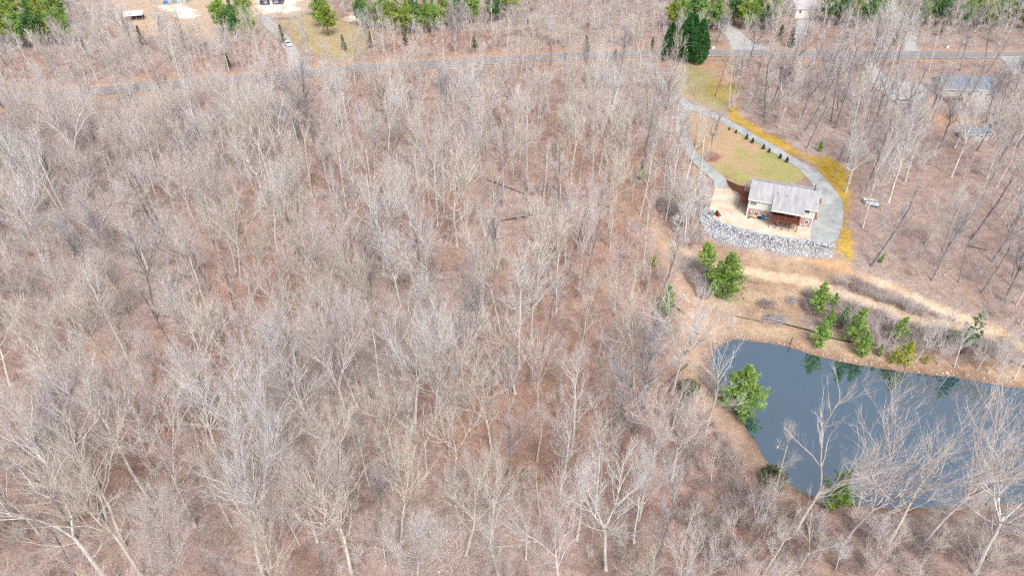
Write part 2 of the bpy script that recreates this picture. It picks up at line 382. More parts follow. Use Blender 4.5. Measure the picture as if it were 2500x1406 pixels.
cls[sdf(P_LAWN, fx, fy) < 0] = 1
def sheet(name, sel, label):
    Q = q[sel]; u, inv = np.unique(Q, return_inverse=True); inv = inv.reshape(Q.shape)
    me = np_mesh(name, np.stack([gx[u], gy[u], gz[u]], 1), inv, M_GROUND, smooth=True)
    a = me.color_attributes.new('zone', 'FLOAT_COLOR', 'POINT'); a.data.foreach_set('color', gc[u].astype(np.float32).ravel())
    return tag(link(name, me), label, kind='structure')
sheet('ground', cls == 0, 'reddish brown leaf litter covering the woodland floor')
sheet('lawn', cls == 1, 'tan and green front lawn inside the loop of the driveway')
sheet('pond_bank', cls == 2, 'bare tan slope between the stone embankment and the pond')
sheet('moss_verge', cls == 3, 'yellow moss strip along the outer edge of the driveway')
sheet('clearing', cls == 6, 'bare sandy clearing around the barn across the road')
sheet('grass_verge', cls == 7, 'patchy grass between the road and the driveway fork')
for k, (nm, lb) in enumerate((('dirt_track', 'orange dirt track climbing away from the stone embankment'), ('dirt_track', 'pale dirt track crossing the slope above the pond'), ('dirt_track', 'bare dirt track running down beside the wood to the pond'), ('footpath', 'narrow tan footpath winding through the bare wood'))):
    sheet(nm, cls == 10 + k, lb)
# the land beyond, out to the horizon
B = 8000.0; ring = []
xl = [-B, -2000, -600, -290, 0, 290, 600, 2000, B]; yl = [-B, -2000, -400, -60, 27, 200, 391, 600, 2000, B]
mb = MB()
edge_pts = []
y0, y1 = float(rows[0]), float(rows[-1])
def eh(x, y): return float(H(np.array([x]), np.array([y]))[0]) - .25
ys = [y0, 120, 200, 280, y1]
for sgn in (-1, 1):
    for a, b in zip(ys[:-1], ys[1:]):
        ha, hb = half(a) - 1.5, half(b) - 1.5
        V = [(sgn * ha, a, eh(sgn * ha, a)), (sgn * hb, b, eh(sgn * hb, b)), (sgn * B, b, 0), (sgn * B, a, 0)]
        mb.add(V, [(0, 1, 2, 3) if sgn < 0 else (3, 2, 1, 0)])
mb.add([(-half(y0), y0 + 1, eh(0, y0)), (half(y0), y0 + 1, eh(0, y0)), (B, y0, -1), (B, -B, -1), (-B, -B, -1), (-B, y0, -1)], [(0, 1, 2, 3, 4, 5)[::-1]])
mb.add([(-half(y1), y1 - 1, eh(-100, y1)), (half(y1), y1 - 1, eh(100, y1)), (B, y1, 3), (B, B, 3), (-B, B, 3), (-B, y1, 3)], [(0, 1, 2, 3, 4, 5)])
far = mb.obj('terrain', mat('distant_woodland_floor', srgb(150, 122, 108), .95, .2, .02)); tag(far, 'open land beyond the wood', kind='structure')

# ------------------------------------------------------------------ pond
wm = bpy.data.materials.new('pond_water'); wm.use_nodes = True; t = wm.node_tree; b = t.nodes['Principled BSDF']
b.inputs['Base Color'].default_value = (*srgb(40, 72, 84), 1); b.inputs['Roughness'].default_value = .02; b.inputs['IOR'].default_value = 5.2
b.inputs['Specular IOR Level'].default_value = .5
tc = t.nodes.new('ShaderNodeTexCoord'); no = t.nodes.new('ShaderNodeTexNoise'); no.inputs['Scale'].default_value = 2.2; no.inputs['Detail'].default_value = 3
bp = t.nodes.new('ShaderNodeBump'); bp.inputs['Strength'].default_value = .04; bp.inputs['Distance'].default_value = .03
t.links.new(tc.outputs['Object'], no.inputs['Vector']); t.links.new(no.outputs['Fac'], bp.inputs['Height']); t.links.new(bp.outputs[0], b.inputs['Normal'])
pc = np.mean(POND, 0)
wv = [(pc[0] + (x - pc[0]) * 1.03, pc[1] + (y - pc[1]) * 1.04, WATER) for x, y in POND]
pond = mesh_obj('pond', wv, [tuple(range(len(wv)))[::-1]], wm); tag(pond, 'still grey blue pond reflecting the trees on its bank', kind='structure')

# ------------------------------------------------------------------ road, driveways, patio
def ribbon(name, line, wid, lift, m, off=0.0, cross=5, parent=None, zfun=None):
    L = np.asarray(line); d = np.gradient(L, axis=0); d /= np.linalg.norm(d, axis=1)[:, None] + 1e-9; nrm = np.stack([-d[:, 1], d[:, 0]], 1)
    wid = np.broadcast_to(np.asarray(wid, float), (len(L),)); V = []; F = []
    if cross > 2: wid = wid * (1 + .16 * (vnoise(L[:, 0], L[:, 1], 3.0, 17) - .5))
    for k in range(cross):
        o = off + (k / (cross - 1) - .5) * wid
        V.append(L + nrm * o[:, None])
    V = np.stack(V, 1); zz = H(V[..., 0].ravel(), V[..., 1].ravel()).reshape(V.shape[:2]) + lift
    zz = np.maximum(zz, zz.mean(1, keepdims=True) - .05)
    n = len(L)
    P = np.concatenate([V, zz[..., None]], -1).reshape(-1, 3)
    for i in range(n - 1):
        for k in range(cross - 1): F.append((i * cross + k + 1, i * cross + k, (i + 1) * cross + k, (i + 1) * cross + k + 1))
    return mesh_obj(name, P, F, m, parent, True)
ASPH = mat('worn_asphalt', srgb(144, 144, 149), .9, .12, .6)
DRIVE = mat('weathered_drive_asphalt', srgb(186, 187, 182), .9, .16, .3, bump=.1, col2=srgb(142, 149, 150))
GRAVEL = mat('grey_gravel', srgb(182, 180, 176), .95, .12, .8)
CONC = mat('dusty_concrete', srgb(226, 215, 197), .9, .1, .3, col2=srgb(196, 178, 152))
YEL = mat('yellow_road_paint', srgb(236, 178, 70), .8, .12, 1.5); WHT = mat('white_road_paint', srgb(226, 226, 222), .8, .12, 1.5)
road = ribbon('road', ROAD, 7.4, .10, ASPH); tag(road, 'two lane asphalt road with yellow centre lines', kind='structure')
for o in (-.15, .15): ribbon('centre_line', ROAD, .17, .17, YEL, o, 2, road)
for o in (-3.3, 3.3): ribbon('edge_line', ROAD, .16, .17, WHT, o, 2, road)
D1 = gline([(1572,148),(1592,172),(1618,205),(1650,238),(1690,263),(1740,283),(1790,308),(1845,340),(1900,372),(1950,402),(1988,432),(2012,462),(2024,500),(2024,540),(2012,575)], 1)
D2 = gline([(1686,262),(1665,285),(1664,318),(1676,352),(1698,388),(1728,416),(1754,440),(1764,466)], 1)
n1 = len(D1); wd1 = np.interp(np.arange(n1), [0, n1 * .62, n1 * .75, n1 * .85, n1], [3.2, 3.4, 4.2, 5.5, 6.4])
tag(ribbon('driveway', D1, wd1, .08, DRIVE), 'grey asphalt driveway curving round the lawn to the house', kind='structure')
tag(ribbon('driveway', D2, 3.3, .095, DRIVE), 'grey asphalt driveway branch leading down to the concrete yard', kind='structure')
SIDE = gline([(1755,48),(1775,70),(1800,95),(1828,120),(1838,131)], 1)
ns = len(SIDE); tag(ribbon('side_road', SIDE, np.interp(np.arange(ns), [0, ns * .6, ns], [6, 8, 16]), .085, GRAVEL), 'grey side road joining the two lane road by tall pines', kind='structure')
UPD = gline([(640,40),(668,72),(690,92),(712,125),(728,160),(738,182)], 1)
nu = len(UPD); tag(ribbon('gravel_drive', UPD, np.interp(np.arange(nu), [0, nu * .7, nu], [4, 4.5, 9]), .085, GRAVEL), 'grey gravel drive from the road to the sandy clearing', kind='structure')
def flat(name, poly, z, m, label):
    o = mesh_obj(name, [(x, y, z) for x, y in poly], [tuple(range(len(poly)))], m)
    if o.data.polygons[0].normal.z < 0: o.data.flip_normals()
    return tag(o, label, kind='structure')
flat('patio', unpoly([(1746,458),(1779,458),(1790,470),(1812,487),(1824,500),(1821,527),(1979,555),(1979,586),(1932,583),(1860,573),(1815,560),(1761,544.5),(1735,526),(1732,508),(1737,486)], 0.04), .04, CONC, 'dusty pale concrete yard behind the house')
flat('drive_apron', unpoly([(1978,556),(1986,540),(2004,520),(2006,505),(2037,505),(2043,545),(2045,572),(2042,587),(2022,594),(2000,593),(1978,586)], 0.026), .026, DRIVE, 'grey asphalt turning area beside the house')
def draped(name, pts, m, lift, label):
    P = gpoly(pts); xs_ = np.arange(min(p[0] for p in P), max(p[0] for p in P), 1.2); ys_ = np.arange(min(p[1] for p in P), max(p[1] for p in P), 1.2)
    A, Bm = np.meshgrid(xs_, ys_); Z = H(A.ravel(), Bm.ravel()).reshape(A.shape) + lift
    ii = np.arange(A.size).reshape(A.shape); Q = np.stack([ii[:-1, :-1], ii[:-1, 1:], ii[1:, 1:], ii[1:, :-1]], -1).reshape(-1, 4)
    c = sdf(P, A.ravel()[Q].mean(1), Bm.ravel()[Q].mean(1)); Q = Q[c < 0]; u, inv = np.unique(Q, return_inverse=True)
    me = np_mesh(name, np.stack([A.ravel()[u], Bm.ravel()[u], Z.ravel()[u]], 1), inv.reshape(Q.shape), m, smooth=True)
    return tag(link(name, me), label, kind='structure')
draped('parking_area', [(2128,192),(2160,188),(2215,200),(2262,212),(2268,232),(2250,258),(2220,275),(2195,262),(2165,235),(2135,215)], GRAVEL, .12, 'pale gravel parking area beside the grey roofed house')
draped('gravel_drive', [(2100,140),(2128,140),(2140,170),(2160,190),(2135,196),(2112,170)], GRAVEL, .14, 'pale gravel drive from the road to the grey roofed house')
draped('gravel_drive', [(1948,48),(1985,48),(1975,80),(1960,95),(1940,120),(1915,124),(1935,90)], GRAVEL, .14, 'pale drive in front of the white garage house')
draped('gravel_drive', [(2440,138),(2490,138),(2500,190),(2470,180)], GRAVEL, .14, 'pale gravel drive at the bend beyond the grey roofed house')
draped('gravel_drive', [(2215,30),(2235,40),(2240,125),(2205,126),(2212,80)], GRAVEL, .14, 'grey gravel drive among pines across the road')
# ------------------------------------------------------------------ bare trees
def perp(d):
    a = np.cross(d, [0, 0, 1.]) if abs(d[2]) < .95 else np.cross(d, [1., 0, 0])
    a = a / np.linalg.norm(a); return a, np.cross(d, a)
def turn(d, ang, az):
    a, b = perp(d); return d * math.cos(ang) + (a * math.cos(az) + b * math.sin(az)) * math.sin(ang)
def unit(v): return v / (np.linalg.norm(v) + 1e-9)
def path(rng, p, d, L, n, wob, trop):
    pts = [np.array(p)]; d = np.array(d)
    for i in range(n):
        d = unit(d + np.array([rng.gauss(0, wob), rng.gauss(0, wob), rng.gauss(0, wob * .6) + trop])); pts.append(pts[-1] + d * L / n)
    return pts, d
class Tubes:
    """collects tapering branches: rings of n sides"""
    def __init__(s): s.V = []; s.T = []; s.n = 0
    def add(s, pts, rads, sides):
        k = len(pts); V = []
        for i, p in enumerate(pts):
            d = unit(pts[min(i + 1, k - 1)] - pts[max(i - 1, 0)]); a, b = perp(d)
            for j in range(sides):
                q = 6.2832 * j / sides; V.append(p + rads[i] * (math.cos(q) * a + math.sin(q) * b))
        o = s.n
        for i in range(k - 1):
            for j in range(sides):
                a0 = o + i * sides + j; a1 = o + i * sides + (j + 1) % sides
                s.T.append((a0, a1, a1 + sides)); s.T.append((a0, a1 + sides, a0 + sides))
        s.V += V; s.n += len(V)
def twigs(base, dirs, lens, rads, rs):
    """many thin three-sided spikes with a slight bend, vectorised"""
    n = len(base); d = dirs / (np.linalg.norm(dirs, axis=1)[:, None] + 1e-9)
    ref = np.where(np.abs(d[:, 2:3]) < .9, np.array([[0, 0, 1.]]), np.array([[1., 0, 0]]))
    a = np.cross(d, ref); a /= np.linalg.norm(a, axis=1)[:, None]; b = np.cross(d, a)
    V = np.zeros((n, 7, 3)); bend = rs.normal(0, .10, (n, 3)) * lens[:, None]
    mid = base + d * lens[:, None] * .5 + bend; tip = base + d * lens[:, None] + bend * .4 + np.array([0, 0, .06]) * lens[:, None]
    for j in range(3):
        q = 2.0944 * j; o = a * math.cos(q) + b * math.sin(q)
        V[:, j] = base + o * rads[:, None]; V[:, 3 + j] = mid + o * rads[:, None] * .7
    V[:, 6] = tip
    T = []
    for j in range(3):
        k = (j + 1) % 3; T += [(j, k, 3 + k), (j, 3 + k, 3 + j), (3 + j, 3 + k, 6)]
    T = (np.array(T)[None] + (np.arange(n) * 7)[:, None, None]).reshape(-1, 3)
    return V.reshape(-1, 3), T
BARK = {'pale': mat('pale_grey_bark', srgb(236, 233, 228), .9, .2, 1.2, rnd=.1, stretch=(2, 2, .5), col2=srgb(172, 167, 162)),
        'tan': mat('warm_grey_bark', srgb(226, 219, 206), .9, .2, 1.2, rnd=.12, stretch=(2, 2, .5), col2=srgb(176, 168, 158)),
        'dark': mat('dark_grey_bark', srgb(160, 156, 158), .9, .2, 1.2, rnd=.16, stretch=(2, 2, .5), col2=srgb(98, 94, 98)),
        'pink': mat('pinkish_grey_bark', srgb(224, 213, 209), .9, .2, 1.2, rnd=.12, stretch=(2, 2, .5), col2=srgb(172, 160, 157))}
TWIG = {'pale': mat('pale_grey_twigs', srgb(224, 219, 216), .9, .1, .6, rnd=.1), 'tan': mat('tan_twigs', srgb(220, 209, 197), .9, .1, .6, rnd=.1),
        'pink': mat('pinkish_twigs', srgb(217, 205, 199), .9, .1, .6, rnd=.1), 'grey': mat('grey_twigs', srgb(206, 199, 198), .9, .1, .6, rnd=.1),
        'mauve': mat('mauve_brush_twigs', srgb(184, 167, 163), .9, .1, .6, rnd=.12)}
def bare_tree(seed, H_, form, bark, twig, dens=1.0):
    dens *= .86
    """returns (trunk mesh, crown mesh); height about H_"""
    rng = random.Random(seed); rs = np.random.RandomState(seed)
    wood = Tubes(); fine = Tubes(); tb = []; td = []; tl = []; tr = []
    R0 = H_ * (.0125 if form != 'slim' else .0105) * (1 if dens > .65 else .75)
    spread = {'oak': .58, 'vase': .42, 'slim': .34, 'fork': .36, 'sap': .5}[form]
    trunkL = H_ * {'oak': .50, 'vase': .46, 'slim': .72, 'fork': .42, 'sap': .35}[form]
    lean = np.array([rng.gauss(0, .05), rng.gauss(0, .05), 1.0])
    pts, d = path(rng, (0, 0, -.35), unit(lean), trunkL + .35, 7, .035, .03)
    rads = [R0 * (1.35 if i == 0 else 1 - .38 * i / 7) for i in range(8)]
    wood.add(pts, rads, 7)
    limbs = []
    top = pts[-1]; rt = rads[-1]
    nf = {'oak': rng.choice((4, 5)), 'vase': rng.choice((5, 6)), 'slim': 2, 'fork': 2, 'sap': 3}[form]
    az0 = rng.random() * 6.28
    for i in range(nf):
        ang = rng.uniform(.25, .5) * spread / .42 if form != 'slim' else rng.uniform(.1, .3)
        if form == 'oak' and i == 0: ang = .12
        dd = turn(d, ang, az0 + i * 6.28 / nf + rng.gauss(0, .3))
        limbs.append((top - d * rng.uniform(0, .06) * H_, dd, H_ * rng.uniform(.46, .6) * (1 - trunkL / H_) / .55, rt * rng.uniform(.62, .8), 1))
    ns = {'oak': rng.randint(5, 8), 'vase': rng.randint(2, 4), 'slim': rng.randint(7, 10), 'fork': rng.randint(2, 4), 'sap': rng.randint(5, 8)}[form]
    for i in range(ns):
        f = rng.uniform(.62, .97) if form != 'slim' else rng.uniform(.45, .98)
        k = f * 7; j = int(k); p = pts[j] + (pts[min(j + 1, 7)] - pts[j]) * (k - j)
        dd = turn(d, rng.uniform(.8, 1.25), rng.random() * 6.28)
        limbs.append((p, dd, H_ * rng.uniform(.12, .24) * (1 if form != 'slim' else .75), rt * rng.uniform(.28, .45), 1))
    lev2 = []
    for p, dd, L, r, _ in limbs:
        ps, de = path(rng, p, dd, L, 6, .12, .10)
        wood.add(ps, [r * (1 - .8 * i / 6) for i in range(7)], 5)
        nb = max(4, int(L * 1.0 * rng.uniform(.8, 1.2)))
        for i in range(nb):
            f = rng.uniform(.22, 1.0); k = f * 6; j = min(int(k), 5); q = ps[j] + (ps[j + 1] - ps[j]) * (k - j)
            ld = unit(ps[j + 1] - ps[j])
            lev2.append((q, turn(ld, rng.uniform(.28, .68), rng.random() * 6.28), L * rng.uniform(.32, .6) * (1.15 - .5 * f) + .6, r * (1 - .8 * f) * .6 + .018))
        lev2.append((ps[-1], de, L * .3 + .4, r * .2 + .01))
    lev3 = []
    for p, dd, L, r in lev2:
        ps, de = path(rng, p, dd, L, 4, .16, .12)
        wood.add(ps, [max(r * (1 - .7 * i / 4), .011) for i in range(5)], 4)
        nb = max(4, int(L * 2.6 * dens))
        for i in range(nb):
            f = rng.uniform(.12, 1.0); k = f * 4; j = min(int(k), 3); q = ps[j] + (ps[j + 1] - ps[j]) * (k - j)
            ld = unit(ps[j + 1] - ps[j]); l3 = rng.uniform(.9, 2.3) * (H_ / 20) ** .5
            t3 = turn(ld, rng.uniform(.22, .6), rng.random() * 6.28) + np.array([0, 0, .2]); t3 = unit(t3)
            tb.append(q); td.append(t3); tl.append(l3); tr.append(.016)
            for m in range(int(3.4 * dens + rng.random())):
                g = rng.uniform(.25, 1.0)
                tb.append(q + t3 * l3 * g); td.append(turn(t3, rng.uniform(.22, .6), rng.random() * 6.28) + np.array([0, 0, .2])); tl.append(rng.uniform(.4, 1.1) * (H_ / 20) ** .5); tr.append(.0085)
    V, T = twigs(np.array(tb), np.array(td), np.array(tl), np.array(tr), rs)
    tm = np_mesh('trunk', np.array(wood.V), np.array(wood.T), BARK[bark], smooth=True)
    cm = np_mesh('crown', V, T, TWIG[twig])
    return tm, cm
KINDS = []   # (trunk mesh, crown mesh, nominal height, words, form)
def kind(seed, Hn, form, bark, twig, words, dens=1.0):
    tm, cm = bare_tree(seed, Hn, form, bark, twig, dens); KINDS.append((tm, cm, Hn, words, form))
kind(1, 26, 'oak', 'pale', 'pale', 'bare tree with wide spreading pale limbs')
kind(2, 25, 'vase', 'pale', 'pale', 'bare tree with pale vase shaped crown')
kind(3, 26, 'oak', 'tan', 'tan', 'bare tree with broad warm tan crown')
kind(4, 24, 'vase', 'tan', 'tan', 'bare tree with fan shaped tan crown')
kind(5, 25, 'fork', 'pale', 'pink', 'bare tree with low forked pale trunk')
kind(6, 25, 'oak', 'dark', 'grey', 'bare tree with dark spreading limbs')
kind(7, 26, 'slim', 'pale', 'pink', 'slim straight bare tree with pale trunk')
kind(8, 26, 'slim', 'dark', 'grey', 'slim straight bare tree with dark trunk')
kind(9, 23, 'vase', 'pink', 'pink', 'bare tree with dense rounded pinkish crown', 1.25)
kind(10, 24, 'fork', 'tan', 'tan', 'bare tree with low forked tan trunk')
kind(11, 25, 'oak', 'pink', 'pink', 'bare tree with wide pinkish brown crown')
kind(12, 25, 'slim', 'tan', 'tan', 'slim straight bare tree with tan trunk')
kind(13, 25, 'fork', 'tan', 'pale', 'wispy bare tree with pale open crown', .6)
kind(14, 25, 'vase', 'pink', 'tan', 'wispy bare tree with slender fanned limbs', .55)
NBIG = len(KINDS)
kind(21, 8, 'sap', 'pink', 'pink', 'sapling')
kind(22, 7, 'sap', 'pale', 'grey', 'sapling')
kind(23, 9, 'slim', 'pale', 'pale', 'sapling')
kind(24, 6, 'sap', 'tan', 'tan', 'sapling')
# ---- where trees may stand (ground footprints)
NO_TREE = [(gpoly([(1640,170),(1700,150),(1790,150),(1795,232),(1765,270),(1850,312),(1960,366),(2060,392),(2078,480),(2072,560),(2076,640),(2200,690),(2350,755),(2520,850),(2540,980),(2300,930),(2100,900),(1950,860),(1790,840),(1715,830),(1680,740),(1660,650),(1715,575),(1722,520),(1728,462),(1690,405),(1650,320),(1655,280),(1640,240)]), 0.0),
           (POND, 1.0), (P_CLEAR, 0), (P_GRASS2, -3), (gpoly([(2120,175),(2280,180),(2440,180),(2460,270),(2400,292),(2290,292),(2190,280),(2130,240)]), 0),
           (gpoly([(1735,30),(1775,40),(1870,128),(1800,128)]), 0), (gpoly([(1900,0),(1995,0),(1990,60),(1930,110)]), 0), (gpoly([(2320,318),(2420,318),(2420,352),(2320,352)]), 0)]
CORR = [(ROAD, 7.5), (T_UP, 2.5), (T_LOW, 3.0), (T_LEFT, 4.2), (T_FOOT, 1.2), (D1, 3.2), (D2, 3.2), (UPD, 4)]
def allowed(x, y):
    ok = np.ones(x.shape, bool)
    for P, m in NO_TREE: ok &= sdf(P, x, y) > m
    for Ln, m in CORR: ok &= pdist(Ln, x, y) > m
    return ok
def scatter(n, seed, mind, dens=None, keep=None):
    rs = np.random.RandomState(seed); x = rs.uniform(-265, 265, n); y = rs.uniform(42, 385, n)
    px, py, d = proj(x, y, H_raw(x, y)); m = (px > -160) & (px < 2660) & (py > -60) & (py < 1640) & allowed(x, y)
    if dens is not None: m &= rs.rand(n) < dens(px, py, x, y)
    x, y = x[m], y[m]; out = [] if keep is None else list(keep); cell = {}
    for i, (a, b) in enumerate(out): cell.setdefault((int(a // mind), int(b // mind)), []).append((a, b))
    res = []
    for a, b in zip(x, y):
        ca, cb = int(a // mind), int(b // mind)
        if any((a - c) ** 2 + (b - e) ** 2 < mind * mind for i in (-1, 0, 1) for j in (-1, 0, 1) for c, e in cell.get((ca + i, cb + j), ())): continue
        cell.setdefault((ca, cb), []).append((a, b)); res.append((a, b))
    return np.array(res)
# trees one can recognise: foot pixel, row of the crown top, kind, size factor
HAND = [(742,1228,905,1),(650,1425,1110,1),(345,1405,1110,3),(285,1445,1110,4),(1012,1030,755,1),(655,716,535,3),(1178,772,565,4),(500,880,690,0),(870,900,725,1),
 (1735,384,275,5),(1690,405,300,7),(1668,412,300,6),(1722,1062,815,12),(1893,1200,1040,11),(1940,1300,965,12),(2050,1340,1030,13),(2165,1330,1060,12),(2250,1330,1000,13),
 (2420,1235,1045,12),(2380,1400,1110,0),
 (2480,745,575,6),(2395,715,565,7),(2450,735,570,5),(2492,795,640,0),(2340,690,545,7),(2290,640,495,7),(2420,640,480,5),(2065,470,345,0),(2035,435,345,5),(1745,235,130,7),(1780,260,130,6),(1830,240,115,7),(1900,315,165,0),(2310,288,145,7),(2327,302,150,7),(2210,268,150,7),(1620,470,340,6),(1625,540,390,4),
 (2345,300,160,11),(2375,305,165,7),(2405,300,170,5),(2440,292,160,7),(2275,300,165,5),(2240,292,150,7),(2180,278,150,5),(2150,255,140,7),(2330,362,235,0),(2385,368,240,5),(2425,358,230,7),(2120,300,180,7),(2080,330,200,5),
 (1500,775,600,6),(1570,1000,800,5),(1200,1100,890,3),(1085,1060,860,1),(1640,960,720,0),(980,1320,1120,3),(1480,1390,1160,0),(1220,1420,1190,4),(860,1410,1180,2),(560,1150,910,1)]
hx, hy, hz = G(np.array([h[0] for h in HAND], float), np.array([h[1] for h in HAND], float))
def big_dens(px, py, x, y):
    d = np.full(px.shape, .9); d = np.where((px > 1750) & (py > 130) & (py < 800), .42, d); d = np.where((px > 1880) & (py > 1180), .45, d)
    d = np.where((px < 1700) & (py > 180), .95, d); d = np.where((px > 850) & (px < 1620) & (py > 180) & (py < 950), .62, d)
    d = np.where(py < 130, .75, d)
    d = np.where((px > 1700) & (py > 400) & (py < 900), .28, d)
    d = np.where((px > 1650) & (px < 1930) & (py > 940) & (py < 1320), .3, d)
    rd = pdist(ROAD, x, y); d = np.where((rd < 28) & (py > 120), d * .55, d)
    d = np.where((px < 200) & (py < 170), .25, d); d = np.where((px > 500) & (px < 900) & (py < 150), .3, d); d = np.where((px > 1600) & (py < 125), .35, d)
    return d
big = scatter(11000, 3, 4.1, big_dens, list(zip(hx, hy)))
bz = H(big[:, 0], big[:, 1])
rr = random.Random(77); TREES = []
for i, h in enumerate(HAND):
    x, y, z = float(hx[i]), float(hy[i]), float(hz[i])
    d0 = y * FW[1] + (z - CAM_H) * FW[2]; lo, hi = 5., 40.
    for _ in range(30):
        mid = (lo + hi) / 2
        if proj(x, y, z + mid)[1] > h[2]: lo = mid
        else: hi = mid
    TREES.append((x, y, z, h[3], min(max(lo, 8), 31), rr.random() * 6.28, True))
def region_kind(px, py):
    if px > 1700 and py < 850: pool = [7, 7, 5, 6, 0, 5, 7, 11, 4]
    elif py < 320: pool = [0, 3, 9, 5, 10, 7, 2, 4, 6, 6, 11, 12]
    elif px < 900: pool = [0, 1, 10, 4, 8, 6, 2, 3, 12, 8, 13, 6, 5, 6, 11, 7]
    else: pool = [0, 1, 6, 10, 8, 5, 11, 2, 7, 4, 3, 6, 6, 12, 13, 7, 11]
    return rr.choice(pool)
for (x, y), z in zip(big, bz):
    px, py, d = proj(x, y, z); k = region_kind(px, py)
    hh = rr.uniform(19, 24.5) if rr.random() < .3 else rr.uniform(11.5, 18.5)
    if px > 1700 and py < 850: hh = rr.uniform(15, 23)
    if px > 1880 and py > 1150: hh = min(hh, rr.uniform(9, 15))
    if 1640 < px < 1930 and 960 < py < 1340: hh = min(hh, rr.uniform(6, 11))
    if py < 330 and px < 1700: hh *= .82
    if py < 125: hh *= .66
    TREES.append((float(x), float(y), float(z), k, hh, rr.random() * 6.28, False))
def vis_size(t):
    px, py, d = proj(t[0], t[1], t[2]); tpx, tpy, _ = proj(t[0], t[1], t[2] + t[4])
    if not (0 < px < 2500 and tpy < 1380 and py > 40): return 0
    return t[4] / d + (1 if t[6] else 0)
order = sorted(range(len(TREES)), key=lambda i: -vis_size(TREES[i]))
ONE = set(order[:300])
AREAS = [('on the wooded pond shore', lambda px, py: px > 1680 and py > 1080), ('beside the track down to the pond', lambda px, py: 1540 < px <= 1760 and py > 560),
         ('beside the driveway fork', lambda px, py: 1560 < px < 1760 and 260 < py <= 560), ('between driveway and grey roofed house', lambda px, py: px >= 1700 and py < 420),
         ('above the orange dirt track', lambda px, py: px > 1980 and 420 <= py < 900), ('across the two lane road', lambda px, py: py < 150 and px < 1700),
         ('along the two lane road', lambda px, py: py < 340), ('near the narrow footpath', lambda px, py: px < 620 and 700 < py < 1080),
         ('in the hollow by the big log', lambda px, py: px < 800 and py >= 1080), ('between the hollow and pond track', lambda px, py: py > 1000),
         ('between the road and footpath', lambda px, py: px < 800), ('in the middle of the wood', lambda px, py: True)]
MARKS = [(1100,527,'beside the long pale fallen trunk'),(1275,531,'beside the dark fallen trunk'),(210,1199,'beside the thick pale log'),(1005,244,'beside the trunk fallen near the road'),(2124,498,'beside the two rowing boats'),
  (1240,459,'beside the dark fallen branch'),(1803,1002,'beside the pine at the pond corner'),(2030,1238,'beside the pine on the pond shore'),(1735,384,'on the front lawn'),(2203,254,'beside the white parked car'),(2355,262,'in front of the grey roofed house'),
  (2380,350,'beside the garden shed'),(1628,772,'beside the pine along the track'),(1568,442,'beside the small pine by the trail'),(2148,642,'beside the small pine on the slope'),(2000,370,'beside the small round pine'),(1660,150,'beside the roadside cypresses'),
  (420,900,'at the footpath bend'),(1702,814,'beside the fresh cut stump'),(2325,660,'beside the pale fallen branch'),(1650,920,'beside the leaning dark pole'),(110,1228,'beside the slim log in the hollow'),(215,868,'beside the straight stretch of footpath')]
_mk = np.array([(m[0], m[1]) for m in MARKS], float); _mx, _my, _mz = G(_mk[:, 0], _mk[:, 1])
rest = []
for i, t in enumerate(TREES):
    x, y, z, k, hh, rz, hand = t
    if i in ONE:
        tm, cm, Hn, words, form = KINDS[k]; px, py, _ = proj(x, y, z)
        area = next(a for a, f in AREAS if f(px, py)); dm = np.hypot(_mx - x, _my - y); jm = int(dm.argmin()); area = MARKS[jm][2] if dm[jm] < 13 else area; size = 'tall ' if hh > 22 else ('' if hh > 16 else 'small ')
        o = thing('bare_tree', size + words + ' ' + area, 'tree', (x, y, z), rz, size + words + ' ' + area, hh / Hn)
        o.rotation_euler = (rr.gauss(0, .035), rr.gauss(0, .035), rz); v_ = rr.uniform(.82, 1.15); o.scale = (hh / Hn * v_, hh / Hn * v_, hh / Hn)
        link('trunk', tm, o); link('crown', cm, o)
    else: rest.append(t)
